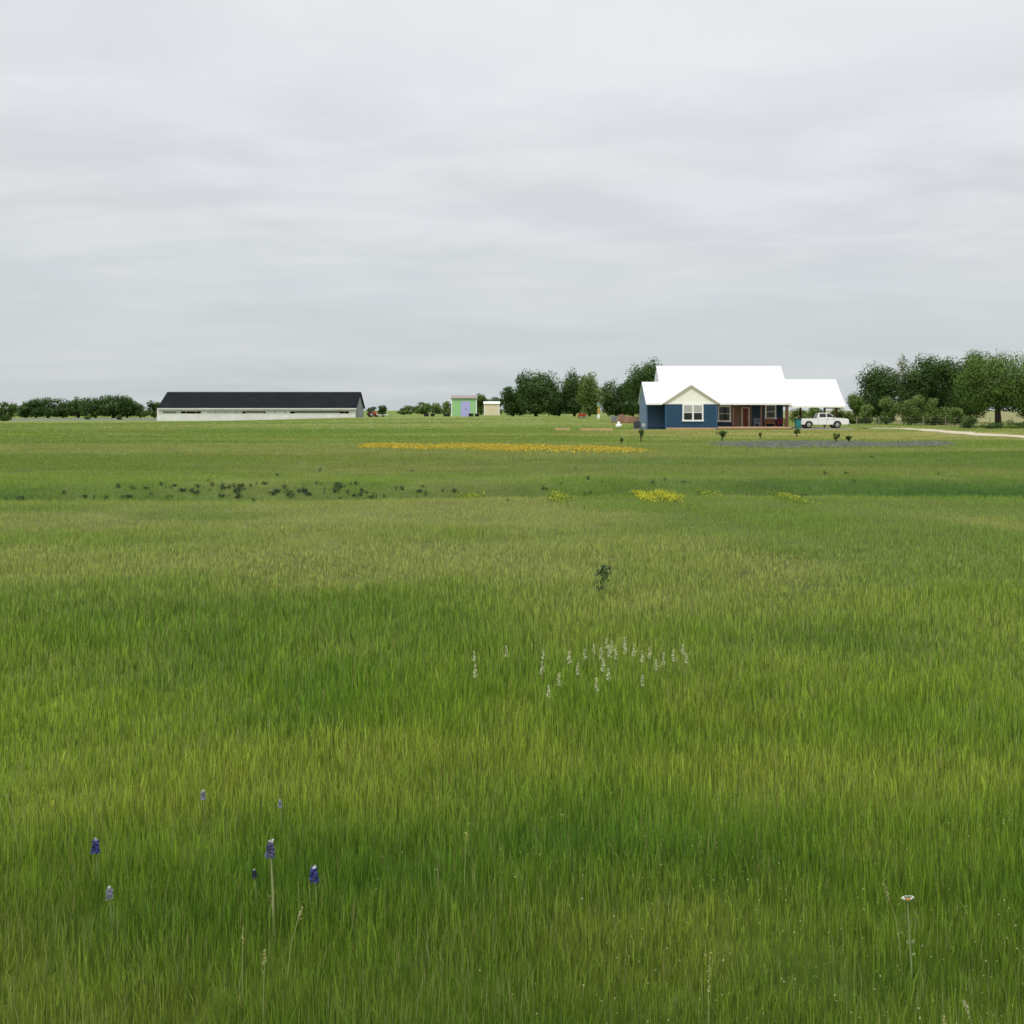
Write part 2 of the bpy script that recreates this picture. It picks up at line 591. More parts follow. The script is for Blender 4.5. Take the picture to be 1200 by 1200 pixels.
def clear(x, y):
    k = np.ones(len(x), bool)
    k &= ~((x > hxp(751, 124)) & (x < hxp(995, 124)) & (y > 123.6) & (y < 136))
    k &= ~((x > hxp(925, 124)) & (x < hxp(996, 124)) & (y > 121.5) & (y < 124))
    k &= drive_off(x, y) > .3 + 2.2 * fbm(x, y, 3.0, 2, 61)
    return k


# ------------------------------------------------------------------ grass
def scatter(n, d0, d1, side, pad, r):
    d = np.exp(r.uniform(np.log(d0), np.log(d1), n))
    x = r.uniform(-1, 1, n) * (d * side + pad)
    return x, d


def grass():
    r = np.random.default_rng(21)
    x, y = scatter(1150000, 1.3, 210, 0.50, 1.0, r)
    tuft = fbm(x, y, 0.22, 2, 12)
    keep = (r.random(len(x)) < 0.55 + .7 * sstep(.35, .6, tuft)) & clear(x, y)
    x, y, tuft = x[keep], y[keep], tuft[keep]
    n = len(x)
    z = terrain(x, y) - 0.01
    big = fbm(x, y, 2.6, 4, 1)
    tall = 1 - sstep(8.5, 16, y + (fbm(x, y * .6, 16., 4, 8) - .5) * 9)
    h = (0.066 + 0.032 * tall) * (0.35 + 1.05 * r.random(n)) * (0.65 + .45 * tuft + .55 * fbm(x, y, 1.0, 3, 44)) * (1.15 - .35 * sstep(.35, .65, big))
    h *= .88 + .12 * sstep(5, 9, y)
    h *= 1 - .45 * np.exp(-(drive_off(x, y) / 4.5) ** 2)
    h += 0.10 * np.exp(-((y - swale_y(x) - .5) / 1.6) ** 2) * r.random(n)
    wd = np.maximum(0.0024, 0.00080 * y) * (0.65 + .6 * r.random(n)) * np.where(r.random(n) < .06, 2.0, 1.0)
    lean = 0.04 + 0.34 * r.random(n) ** 2
    amp = 1 - .70 * sstep(5, 24, y)                      # far off the blades average out
    tint = sward(x, y) * (1.18 + amp * (-.53 + 1.15 * r.random(n) ** 1.3))[:, None] * np.array([[1.0, 1.0, .9]])
    tint = lerp(tint, C_(.34, .33, .11), (r.random(n) < .08) * .7 * amp)
    tint = lerp(tint, C_(.035, .10, .018), (r.random(n) < .20) * .65 * amp)
    me = blade_mesh('grass', x, y, z, h, wd, lean, tint, M['grass'], y < 14, r)
    tag(link('grass', me), kind='stuff')
    # thin pale flowering stalks standing above the blades near the camera
    x, y = scatter(20000, 1.5, 10, 0.50, 1.0, r)
    k = r.random(len(x)) < sstep(.40, .62, fbm(x, y, 1.3, 3, 30)) * .8 + .1
    x, y = x[k], y[k]
    n = len(x)
    h = .10 + .09 * r.random(n)
    tint = lerp(np.repeat(C_(.22, .29, .06), n, 0), C_(.40, .40, .18), r.random(n) * .8)
    me = blade_mesh('grass_stalks', x, y, terrain(x, y) - .01, h, np.maximum(.0019, .0006 * y), .03 + .16 * r.random(n), tint, M['grass'], None, r)
    tag(link('grass_stalks', me), kind='stuff')
    # their tiny seed heads
    x, y = scatter(6500, 1.6, 5, 0.48, .8, r)
    k = r.random(len(x)) < sstep(.42, .62, fbm(x, y, 1.1, 3, 31))
    x, y = x[k], y[k]
    n = len(x)
    cz = terrain(x, y) + .08 + .08 * r.random(n)
    tint = lerp(np.repeat(C_(.28, .32, .10), n, 0), C_(.42, .42, .24), r.random(n))
    me = leaf_cloud('grass_seed_heads', np.stack([x, y, cz], 1),   .006, tint, M['petal'], r)
    tag(link('grass_seed_heads', me), kind='stuff')


grass()


# ------------------------------------------------------------------ flower strips (uncountable blooms)
def strip(name, poly, n, hgt, size, cols, green, seed):
    """poly: photo polygon on the ground; blooms on short stems inside it"""
    r = np.random.default_rng(seed)
    P = np.array([on_ground(u, v)[:2] for u, v in poly])
    lo, hi = P.min(0), P.max(0)
    x, y = r.uniform(lo[0], hi[0], n * 3), r.uniform(lo[1], hi[1], n * 3)
    ins = np.zeros(len(x), bool)
    for (x0, y0), (x1, y1) in zip(P, np.roll(P, -1, 0)):
        c = (y0 > y) != (y1 > y)
        with np.errstate(divide='ignore', invalid='ignore'):
            ins ^= c & (x < (x1 - x0) * (y - y0) / (y1 - y0 + 1e-9) + x0)
    ins &= r.random(len(x)) < .05 + 1.0 * sstep(.40, .60, fbm(x, y * .7, 2.2, 4, seed))
    x, y = x[ins], y[ins]
    x, y = x + r.normal(size=len(x)) * .3, y + r.normal(size=len(x)) * .55        # ragged edges
    m = len(x)
    z = terrain(x, y) + hgt * (.5 + .7 * r.random(m))
    ci = r.integers(0, len(cols), m)
    tint = np.array(cols)[ci] * (.8 + .4 * r.random(m))[:, None]
    tint = lerp(tint, np.array([green]), (r.random(m) < .24) * 1.0)
    C = np.stack([x, y, z], 1)
    me = leaf_cloud(name, C, size, tint, M['petal'], r)
    tag(link(name, me), kind='stuff')


strip('orange_flowers', [(432, 521), (520, 521), (600, 522.5), (690, 523.5), (735, 526.5), (762, 530), (730, 532), (640, 531.3), (560, 527.5), (434, 524.6)],
      30000, .055, .085, [(.64, .49, .05), (.60, .48, .06), (.58, .40, .04)], (.21, .26, .06), 3)
strip('bluebonnet_patch', [(838, 519), (900, 518), (1000, 518), (1110, 518.5), (1100, 523), (1000, 524), (900, 525), (850, 523)],
      14000, .05, .085, [(.235, .24, .245), (.27, .275, .27), (.19, .20, .22)], (.22, .25, .09), 4)


# ------------------------------------------------------------------ trees
def crown_points(r, W, D, Hc, n, lumps, boxy=0.6):
    """leaf centres in lumpy clumps filling an uneven, full crown of width W, depth D, height Hc, base at z=0"""
    c = r.normal(size=(lumps, 3)); c /= np.linalg.norm(c, axis=1)[:, None]
    c *= (r.random(lumps) ** .40)[:, None]
    c = np.sign(c) * np.abs(c) ** (1 - .25 * boxy)
    low = c[:, 2] < 0                       # skirts hang wide
    sc_ = 1 + .35 * boxy * low * np.abs(c[:, 2])
    c[:, 0] *= sc_; c[:, 1] *= sc_
    m_ = lumps // 3                          # lowest boughs reach the ground all round
    an = r.random(m_) * 2 * np.pi
    rr = .25 + .62 * r.random(m_)
    if boxy > 0:
        c[:m_] = np.stack([np.cos(an) * rr, np.sin(an) * rr, -.80 - .2 * r.random(m_)], 1)
    rad = .26 + .24 * r.random(lumps)
    c *= (1.02 - rad * .8)[:, None]
    k = r.choice(lumps, n, p=rad ** 2 / np.sum(rad ** 2))
    q = r.normal(size=(n, 3)); q /= np.linalg.norm(q, axis=1)[:, None]
    q *= (r.random(n) ** .38)[:, None] * (1 + .05 * r.normal(size=n))[:, None]
    p_ = (c[k] + q * rad[k][:, None]) * np.array([W / 2, D / 2, Hc / 2])
    p_[:, 2] = np.maximum(p_[:, 2] + Hc / 2, .02 * Hc * r.random(n))
    nr_ = q / np.maximum(np.linalg.norm(q, axis=1), 1e-6)[:, None] + .35 * c[k] + np.array([0, 0, .25])
    return p_, r.random(lumps)[k], nr_


PAL = dict(
    dark=((.024, .060, .012), (.080, .145, .026)),
    mid=((.050, .105, .018), (.135, .210, .036)),
    light=((.085, .145, .028), (.170, .235, .055)),
    pale=((.17, .20, .11), (.27, .30, .18)),
)


def tree(name, u, d, wpx, vtop, pal, label, seed, cat='tree', group=None, base=0.10, z0=None, leafpx=2.1, dens=13.0, lumps=None, trunk_r=None, depth=1.0, part='crown', boxy=None):
    r = np.random.default_rng(seed)
    x, y, z = at_d(u, d)
    if z0 is not None:
        z = z0
    W = wpx * 1.16 * d / F
    Ht = (hzp(vtop, d) - z) * (1.0 if wpx <= 15 else 1.11 if 210 < d < 280 else 1.06)
    o = thing(name, (x, y, z - .02), label, cat, group)
    zb = Ht * base
    Hc = Ht - zb
    ls = leafpx * d / F
    n = int(min(42000, max(500, W * Hc / ls ** 2 * dens)))
    lm = lumps or int(np.clip(W * Hc * .45, 16, 44))
    P, tone, nr_ = crown_points(r, W, W * depth, Hc, n, lm, boxy if boxy is not None else (.6 if base < .13 else 0))
    P[:, 2] += zb
    a_, b_ = PAL[pal]
    tint = lerp(np.repeat(np.array([a_]), n, 0), np.array([b_]), np.clip(tone * .75 + .25 * r.random(n), 0, 1)) * (.8 + .4 * r.random(n))[:, None]
    link(part, leaf_cloud(part, P, ls, tint, M['leaf'], r, nr_), o)
    tr = trunk_r or max(.06, W * .032)
    mb = MB()
    top = zb + Hc * .55
    bend = r.normal(size=2) * W * .03
    mb.tube([(0, 0, -.1), (bend[0] * .5, bend[1] * .5, zb * .6 + Hc * .1), (bend[0], bend[1], top)], [tr * 1.35, tr, tr * .45], 8)
    for k in range(6):
        an = k * 1.05 + r.random() * .7
        s0 = .35 + .5 * r.random()
        zz = (zb * .6 + Hc * .1) * (1 - s0) + top * s0
        L_ = W * (.17 + .10 * r.random())
        mb.tube([(bend[0] * s0, bend[1] * s0, zz * .9), (math.cos(an) * L_ * .5, math.sin(an) * L_ * .5 * depth, zz + Hc * .10), (math.cos(an) * L_, math.sin(an) * L_ * depth, zz + Hc * .24)],
                [tr * .5, tr * .33, tr * .12], 6)
    mb.build('trunk' if part == 'crown' else 'stem', M['bark'], o, smooth=True)
    return o


LEFT_G = 'trees in the far row beside the barn'
for k, (u, w_, vt, lab) in enumerate([
        (30, 20, 471, 'small dark tree just behind the low bush at the field edge'),
        (56, 40, 465.5, 'broad dark tree, flat topped, first wide crown past the low bush'),
        (92, 26, 466, 'narrow dark tree with a gap of sky on both sides of its top'),
        (112, 30, 464, 'dark tree on the shoulder of the tallest clump in the far row'),
        (133, 36, 460.5, 'tallest dark tree of the far row beside the barn'),
        (164, 20, 471, 'short dark tree between the tallest far tree and the barn'),
        (42, 22, 468, 'dark tree joining the small one behind the bush to the broad flat one'),
        (74, 20, 469, 'dark tree filling the space after the broad flat topped one'),
        (149, 24, 467, 'dark tree on the barn side shoulder of the tallest far tree'),
        (181, 18, 469.5, 'short dark tree partly hidden by the end of the black roofed barn')]):
    tree('oak_tree', u, 352 + (k % 3) * 5, w_ * 1.18, vt, 'dark', lab, 100 + k, group=LEFT_G, base=.06)
tree('bush', 7, 250, 30, 472, 'dark', 'big dark rounded bush in front of the end of the far tree row', 120, 'bush', base=.02, part='foliage')
for k, (u, w_, vt, pal, lab) in enumerate([
        (435, 12, 475, 'dark', 'tiny dark tree peeking out beside the grey gable of the barn'),
        (448, 13, 473.5, 'dark', 'tiny dark tree above the flat trailer near the barn'),
        (474, 20, 475, 'mid', 'low mid green tree at the tail of the distant trees'),
        (494, 26, 470.5, 'mid', 'rounded mid green tree above the black troughs'),
        (513, 20, 472, 'light', 'light green tree beside the mint shed'),
        (525, 14, 468, 'light', 'light green tree partly hidden by the wall of the mint shed')]):
    tree('oak_tree', u, 480, w_, vt, pal, lab, 140 + k, group='distant trees between barn and shed', base=.04)
for k, (u, d, w_, vt, pal, base, lab) in enumerate([
        (564, 345, 22, 461, 'mid', .05, 'mid green tree standing right behind the mint shed'),
        (579, 345, 20, 463, 'dark', .05, 'dark tree standing right behind the cream shed'),
        (601, 270, 34, 452, 'dark', .03, 'dark low tree on the sheds side of the big round tree'),
        (628, 262, 48, 432.5, 'dark', .04, 'big round dark oak, tallest one between sheds and house'),
        (655, 275, 30, 457, 'dark', .03, 'low dark tree filling the gap beside the big round oak'),
        (673, 268, 36, 437.5, 'dark', .05, 'dark dome shaped oak behind the lighter leafy tree'),
        (691, 255, 30, 438, 'light', .04, 'lighter green leafy tree in front of the dark dome shaped oak'),
        (714, 265, 20, 438.5, 'pale', .10, 'thin pale grey green tree just coming into leaf'),
        (722, 262, 40, 448, 'dark', .03, 'low dark tree below the pale thin one'),
        (742, 255, 26, 446, 'dark', .03, 'dark tree leaning in behind the brick stacks'),
        (758, 215, 46, 423.5, 'dark', .04, 'tall dark oak rising behind the white roof of the blue house'),
        (790, 225, 44, 436, 'dark', .04, 'dark oak almost hidden behind the house roof')]):
    tree('oak_tree', u, d, w_, vt, pal, lab, 160 + k, group='oaks behind the sheds and house', base=base, dens=4 if pal == 'pale' else 18)
for k, (u, d, w_, vt, pal, base, lab) in enumerate([
        (1002, 175, 22, 460, 'mid', .03, 'short green tree beside the end of the carport roof'),
        (1031, 195, 52, 423, 'dark', .05, 'dark rounded oak nearest the carport in the dense grove'),
        (1058, 200, 26, 420, 'pale', .25, 'pale thin leafed tree between dark oaks of the grove'),
        (1074, 198, 46, 419, 'dark', .05, 'dark oak in the middle of the grove behind the bushes'),
        (1108, 200, 54, 412, 'dark', .05, 'tallest dark oak of the grove, behind the big trunked tree'),
        (1138, 190, 36, 414, 'dark', .05, 'dark oak right behind the crown of the big trunked tree'),
        (1225, 185, 60, 412, 'dark', .05, 'dark oak at the edge of view behind the big trunked tree')]):
    tree('oak_tree', u, d, w_, vt, pal, lab, 190 + k, group='oaks of the grove beside the driveway', base=base, dens=4 if pal == 'pale' else 18)
tree('oak_tree', 1170, 140, 92, 412.5, 'mid', 'big spreading oak with a bare dark trunk standing by the fence', 220, base=.20, leafpx=2.1, dens=14, lumps=52, trunk_r=.36, boxy=.35)
tree('oak_tree', 1222, 142, 70, 424, 'mid', 'spreading oak cut by the picture edge, next to the big trunked one', 221, base=.12, leafpx=2.1, dens=14, lumps=44, trunk_r=.35)
for k, (u, d, w_, vt, lab) in enumerate([
        (998, 165, 22, 480, 'low light green bush behind the nose of the white pickup'),
        (1014, 164, 24, 473, 'light green bush at the carport end of the bush row'),
        (1038, 162, 30, 466, 'upright light green bush, second from the carport'),
        (1067, 160, 34, 461.5, 'tallest light green bush of the row in front of the grove'),
        (1096, 158, 38, 466, 'wide light green bush next to the tallest one'),
        (1119, 160, 20, 477, 'low light green bush at the big trunked tree end of the row'),
        (938, 160, 22, 478, 'light green bush seen through the open carport near its post'),
        (958, 162, 24, 474, 'light green bush seen through the carport above the pickup cab'),
        (982, 163, 20, 473, 'light green bush seen through the carport above the pickup hood')]):
    tree('bush', u, d, w_, vt, 'light', lab, 230 + k, 'bush', 'light green bushes by the carport and grove', base=.02, leafpx=2.0, part='foliage')
for k, (u, d, w_, vt, pal, lab) in enumerate([
        (1137, 134, 24, 488, 'dark', 'low dark shrub on the carport side of the big trunk'),
        (1160, 131, 34, 495, 'dark', 'flat dark shrub at the foot of the big trunk'),
        (1194, 133, 34, 491, 'mid', 'low green shrub past the big trunk, by the fence'),
        (103, 300, 8, 484, 'mid', 'lone little green shrub out in the field before the far trees'),
        (140, 290, 8, 485, 'dark', 'lone dark little shrub out in the field before the far trees')]):
    tree('shrub', u, d, w_, vt, pal, lab, 250 + k, 'shrub', base=.0, leafpx=1.8, dens=9, part='foliage')
for k, (u, v, vt, w_, pal, lab) in enumerate([
        (846, 518, 503, 13, 'dark', 'young dark tree staked in the yard in front of the porch window'),
        (891, 514, 506, 5, 'mid', 'tiny sapling in the yard in front of the porch'),
        (934, 513, 501, 8, 'mid', 'young sapling in the yard in front of the teal bin'),
        (980, 519, 506, 8, 'light', 'thin light sapling in the yard in front of the white pickup'),
        (995, 519, 509, 7, 'dark', 'small dark sapling between the pickup nose and the lilac patch'),
        (751, 518, 501, 7, 'mid', 'thin sapling in front of the dark blue wall end'),
        (728, 520, 512, 4, 'dark', 'tiny dark sapling beside the orange flower strip')]):
    x, d, z = on_ground(u, v)
    tree('sapling', u, d, w_, vt, pal, lab, 270 + k, 'sapling', 'saplings in the yard', base=.35, leafpx=1.6, dens=5, lumps=10, trunk_r=.035)


# ------------------------------------------------------------------ blue house
HY = 124.0
HO = (hxp(840, HY), HY, -0.62)
house = thing('house', HO, 'blue ranch house with white metal roof, cream front gable and porch', 'house')
X = lambda u, Y=HY: hxp(u, Y) - HO[0]
Z = lambda v, Y=HY: hzp(v, Y) - HO[2]
eave = Z(472.3)
EX0, EX1 = X(776.5), X(928)          # main roof eave ends
RY = 5.2                             # ridge distance behind the front eave
ridge = Z(429.5, HY + RY)
GX0, GX1 = X(780, HY), X(839.5, HY)  # projecting gabled bay
WX0 = X(757.5)                       # left wing
wallY, bayY, porchY = .55, .45, 2.6
fl = Z(500.2)


def roof_slab(x0, x1, ya, za, yr, zr, yb, th=.14, seam=.6):
    mb = MB()
    out = [(ya, za), (yr, zr), (yb, za), (yb, za - th), (yr, zr - th * 1.1), (ya, za - th)]
    mb.prism([(a_, b_) for a_, b_ in out][::-1], 'x', x0, x1)
    n = int((x1 - x0) / seam)
    for k in range(n + 1):
        xx = x0 + .04 + (x1 - x0 - .08) * k / n
        for (p0, p1) in (((ya, za), (yr, zr)), ((yr, zr), (yb, za))):
            mb.prism([(p0[0], p0[1] + .002), (p1[0], p1[1] + .002), (p1[0], p1[1] + .035), (p0[0], p0[1] + .035)][::-1], 'x', xx - .02, xx + .02)
    return mb


# lap siding modelled as shallow courses
def siding(mb, x0, x1, y, z0, z1, course=.16):
    n = max(1, round((z1 - z0) / course))
    c = (z1 - z0) / n
    for k in range(n):
        a_ = z0 + k * c
        mb.prism([(y - .022, a_), (y + .03, a_), (y + .03, a_ + c), (y, a_ + c)], 'x', x0, x1)
    return mb


mr = roof_slab(EX0, EX1, 0, eave, RY, ridge, RY * 2).build('roof', M['white_metal'], house)
MB().prism([(RY - .25, ridge - .25 * (ridge - eave) / RY + .045), (RY + .25, ridge - .25 * (ridge - eave) / RY + .045), (RY, ridge + .06)], 'x', EX0 - .03, EX1 + .03).build('ridge_cap', M['white_metal'], mr)
# left wing
wr = Z(447.6, HY + 3.9)
roof_slab(WX0 - .05, EX0 + 3.0, -.02, eave - .004, 3.9, wr, 7.8).build('wing_roof', M['white_metal'], house)
wing = MB()
siding(wing, WX0 + .25, GX0, wallY + .6, 0.22, eave - .12)
wing.box(WX0 + .25, GX0, wallY + .63, wallY + .8, .0, eave - .12)
wing.build('wing_wall', M['blue_dark'], house)
wend = MB()
wend.prism([(wallY + .6, 0), (7.2, 0), (7.2, eave - .14), (3.9, wr - .2), (wallY + .6, eave - .12)], 'x', WX0 + .05, WX0 + .249)
wend.build('wing_end_wall', mat('pale_blue_siding', (.12, .20, .30), .6, .1, 2), house)
# main walls
mw = MB()
siding(mw, GX1 + .02, EX1 - .35, porchY, fl, eave + .3)
mw.box(EX0 + .4, EX1 - .35, porchY + .03, porchY + .2, 0, eave + .3)
mw.box(EX0 + .4, EX0 + .6, porchY + .2, RY * 2 - .5, 0, eave - .15)
mw.box(EX1 - .55, EX1 - .35, porchY + .2, RY * 2 - .5, 0, eave - .15)
mw.box(EX0 + .6, EX1 - .55, RY * 2 - .7, RY * 2 - .5, 0, eave - .15)
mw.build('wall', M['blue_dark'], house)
for xx in (EX0 + .3, EX1 - .45):
    MB().prism([(.6, eave - .1 + .35), (RY * 2 - .6, eave - .1 + .35), (RY, ridge - .25)], 'x', xx, xx + .12).build('gable_end', M['trim'], house)
# bay under the cream gable
bay = MB()
siding(bay, GX0, GX1, -.10, .22, eave - .13)
bay.box(GX0, GX1, -.07, porchY - .01, 0, eave - .13)
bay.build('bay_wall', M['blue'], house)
gz = Z(450.5, HY - .15)
gmid = (GX0 + GX1) / 2
gb = MB()
gb.prism([(GX0 + .12, eave + .02), (GX1 - .12, eave + .02), (gmid, gz - .16)], 'y', -.12, 2.4)
gb.build('gable', M['cream'], house)
gr = MB()
for s in (-1, 1):
    xo = GX0 - .35 if s < 0 else GX1 + .35
    zo = eave - .02
    gr.add([(xo, -.26, zo), (gmid, -.26, gz), (gmid, 2.9, gz), (xo, 2.9, zo), (xo, -.26, zo - .10), (gmid, -.26, gz - .11), (gmid, 2.9, gz - .11), (xo, 2.9, zo - .10)],
           [(0, 1, 2, 3), (7, 6, 5, 4), (0, 4, 5, 1), (2, 6, 7, 3), (0, 3, 7, 4)])
gr.build('gable_roof', M['white_metal'], house)
rk = MB()
for s in (-1, 1):
    xo = GX0 - .35 if s < 0 else GX1 + .35
    zo = eave - .02
    rk.add([(xo, -.285, zo - .01), (gmid, -.285, gz - .01), (gmid, -.285, gz - .27), (xo + s * -.32, -.285, zo - .02 + .0),
            (xo, -.263, zo - .01), (gmid, -.263, gz - .01), (gmid, -.263, gz - .27), (xo + s * -.32, -.263, zo - .02)],
           [(0, 1, 2, 3), (7, 6, 5, 4), (0, 4, 5, 1), (2, 6, 7, 3), (3, 7, 4, 0), (1, 5, 6, 2)])
rk.build('gable_rake', mat('pale_grey_tan_trim', (.50, .47, .38), .7), house)
fa = MB()
fa.box(WX0 - .05, GX0 - .37, -.045, -.021, eave - .2, eave - .01)
fa.box(GX1 + .36, EX1, -.045, -.003, eave - .2, eave - .01)
fa.box(GX0 - .30, GX1 + .30, -.16, -.125, eave - .13, eave + .05)
fa.build('fascia', M['trim'], house)
bt_ = mat('blue_trim', (.05, .115, .22), .6)
for xa_, xb_ in ((GX0 - .06, GX0 + .06), (GX1 - .06, GX1 + .08)):
    MB().box(xa_, xb_, -.14, -.115, 0, eave - .15).build('corner_board', bt_, house)
MB().box(GX0 - .02, GX1 + .02, -.12, -.075, -.1, .215).build('foundation', M['deck'], house)
pf = MB()
pf.box(GX1 + .03, EX1 - .1, -.05, porchY - .01, fl - .20, fl)
pf.build('porch_floor', M['deck'], house)
MB().box(GX1 + .06, EX1 - .15, .02, porchY - .02, -.1, fl - .202).build('porch_skirt', mat('painted_shade_and_planting', (.10, .09, .05), .9, .4, 5), house)  # dark brown-green puts the under-deck shade and planting into the boards' colour
for u in (859.5, 892.5, 922.8):
    m_ = MB()
    wd_ = .08 if u < 915 else .15
    m_.box(X(u) - wd_, X(u) + wd_, .12, .12 + 2 * wd_, fl, eave - .16)
    m_.box(X(u) - wd_ - .04, X(u) + wd_ + .04, .08, .16 + 2 * wd_, fl + .002, fl + .16)
    m_.box(X(u) - wd_ - .05, X(u) + wd_ + .05, .07, .17 + 2 * wd_, eave - .32, eave - .161)
    m_.build('porch_post', M['timber'], house)


def window(x0, x1, z0, z1, y, split, blind, parent=house):
    fr = MB()
    b = .16
    fr.box(x0, x0 + b, y - .06, y + .02, z0, z1)
    fr.box(x1 - b, x1, y - .06, y + .02, z0, z1)
    fr.box(x0 + b, x1 - b, y - .06, y + .02, z1 - b, z1)
    fr.box(x0 - .04, x1 + .04, y - .09, y + .02, z0 - .02, z0 + b)
    xm = (x0 + x1) / 2
    zm = z0 + b + (z1 - z0 - 2 * b) * .5
    if split:
        fr.box(xm - .09, xm + .09, y - .058, y + .02, z0 + b, z1 - b)
    for a_, c in (((x0 + b, xm - .09), (xm + .09, x1 - b)) if split else ((x0 + b, x1 - b),)):
        fr.box(a_, c, y - .05, y + .02, zm - .03, zm + .03)
    f = fr.build('window', M['trim'], parent)
    MB().box(x0 + b * .9, x1 - b * .9, y - .03, y - .01, z0 + b * .9, z1 - b * .9).build('pane', M['glass'], f)
    if blind:
        MB().box(x0 + b, x1 - b, y - .045, y - .033, zm + .03, z1 - b).build('blind', M['blind'], f)


window(X(799.5), X(824), Z(493.6), Z(473.4), -.14, True, True)
py = HY + porchY
window(X(841, py), X(856.5, py), Z(494.2, py), Z(475.2, py), porchY - .03, False, False)
window(X(896.3, py), X(909.5, py), Z(491, py), Z(473.8, py), porchY - .03, False, False)
MB().box(X(857.5, py), X(867.5, py), porchY - .10, porchY - .025, fl, eave + .2).build('stone_panel', M['stone'], house)
MB().box(X(879.5, py), X(881, py), porchY - .10, porchY - .025, fl, eave + .2).build('door_side_trim', M['stone'], house)
dfm = MB()
dz = fl + 2.08
dx0, dx1 = X(870.4, py), X(876.6, py)
dfm.box(dx0 - .20, dx0, porchY - .09, porchY - .02, fl, dz + .14)
dfm.box(dx1, dx1 + .20, porchY - .09, porchY - .02, fl, dz + .14)
dfm.box(dx0, dx1, porchY - .09, porchY - .02, dz, dz + .14)
dfm.build('door_frame', mat('stone_grey_trim', (.46, .42, .37), .7), house)
dr = MB()
dr.box(dx0, dx1, porchY - .06, porchY - .024, fl + .01, dz - .002)
for z0_, z1_ in ((.2, .9), (1.1, 1.9)):
    dr.box(dx0 + .1, dx1 - .1, porchY - .075, porchY - .061, fl + z0_, fl + z1_)
dr = dr.build('door', M['door'], house)
MB().tube([(dx1 - .07, porchY - .12, fl + .98), (dx1 - .07, porchY - .12, fl + 1.16)], [.02, .02], 6).build('handle', M['chrome'], dr)

# carport joined to the gable end of the house
cz = Z(475.2, HY + .4)
cr = Z(444.8, HY + 4.2)
CX0, CX1 = EX1 - .34, X(990.8, HY + .4)
cp = roof_slab(CX0, CX1, .4, cz, 4.2, cr, 8.0)
cpo = cp.build('carport_roof', M['white_metal'], house)
cf = MB()
cf.box(CX0 + .36, CX1 - .02, .365, .397, cz - .22, cz - .02)
cf.box(CX1 - .2, CX1 - .03, .41, 7.9, cz - .36, cz - .145)
cf.build('carport_beam', M['cream'], house)
MB().prism([(.9, cz + .2), (7.5, cz + .2), (4.2, cr - .3)], 'x', CX1 - .3, CX1 - .2).build('carport_gable', M['cream'], house)
for xx, yy in ((CX1 - .35, 2.6), (CX1 - .35, 7.4), ((CX0 + CX1) / 2, 7.4)):
    MB().box(xx - .1, xx + .1, yy, yy + .2, -.1, cz - .15 if yy < 4 else cz - .13).build('carport_post', M['timber'], house)
MB().box(CX0 + .4, CX1 + .6, -.6, 8.2, -.3, .12).build('carport_slab', M['concrete'], house)


# things on the porch
def porch_spot(u, dy):
    return (hxp(u, HY + dy), HY + dy, HO[2] + fl)


def chair(loc, mt, seat_mt, label, cat, wd_, name):
    o = thing(name, loc, label, cat)
    MB().box(-wd_ / 2, wd_ / 2, -.25, .25, .36, .44).build('seat', seat_mt, o, .01)
    b = MB()
    n = max(3, int(wd_ / .14))
    for k in range(n):
        xx = -wd_ / 2 + .03 + (wd_ - .06) * k / (n - 1)
        b.box(xx - .045, xx + .045, .22, .25, .442, .88)
    b.box(-wd_ / 2, wd_ / 2, .21, .26, .88, .95)
    b.build('backrest', mt, o)
    for sx in (-1, 1):
        for yy in (-.22, .2):
            MB().box(sx * (wd_ / 2 - .05) - .03, sx * (wd_ / 2 - .05) + .03, yy - .03, yy + .03, 0, .358).build('leg', mt, o)
        MB().box(sx * (wd_ / 2 - .03) - .035, sx * (wd_ / 2 - .03) + .035, -.26, .2, .6, .64).build('armrest', mt, o)
    return o


chair(porch_spot(887, 1.7), M['grey'], M['grey'], 'grey porch chair between the red brown door and the middle timber post', 'chair', .62, 'porch_chair')
chair(porch_spot(902, 1.9), M['wood'], M['wood'], 'orange brown wooden bench under the porch window', 'bench', 1.15, 'porch_bench')
chair(porch_spot(915.5, 1.5), M['red_cloth'], M['red_cloth'], 'dark red porch chair beside the end timber post', 'chair', .85, 'porch_chair')


# ------------------------------------------------------------------ pickup under the carport
def wheel(parent, x, y, r_, w_):
    t_ = MB()
    prof = [(r_ * .62, -w_ / 2), (r_ * .92, -w_ / 2), (r_, -w_ * .3), (r_, w_ * .3), (r_ * .92, w_ / 2), (r_ * .62, w_ / 2)]
    seg = 20
    vs = [(x + q * math.cos(2 * math.pi * k / seg), y + b_, r_ + q * math.sin(2 * math.pi * k / seg)) for q, b_ in prof for k in range(seg)]
    fs = [(i * seg + k, i * seg + (k + 1) % seg, (i + 1) * seg + (k + 1) % seg, (i + 1) * seg + k) for i in range(5) for k in range(seg)]
    t_.add(vs, fs)
    wh = t_.build('wheel', M['rubber'], parent, smooth=True)
    rm = MB()
    for s in (-1, 1):
        yy = y + s * w_ * .42
        vs = [(x, yy + s * .02, r_)] + [(x + r_ * .63 * math.cos(2 * math.pi * k / 16), yy, r_ + r_ * .63 * math.sin(2 * math.pi * k / 16)) for k in range(16)]
        rm.add(vs, [(0, 1 + k, 1 + (k + 1) % 16) for k in range(16)])
    rm.build('rim', M['chrome'], wh)
    return wh


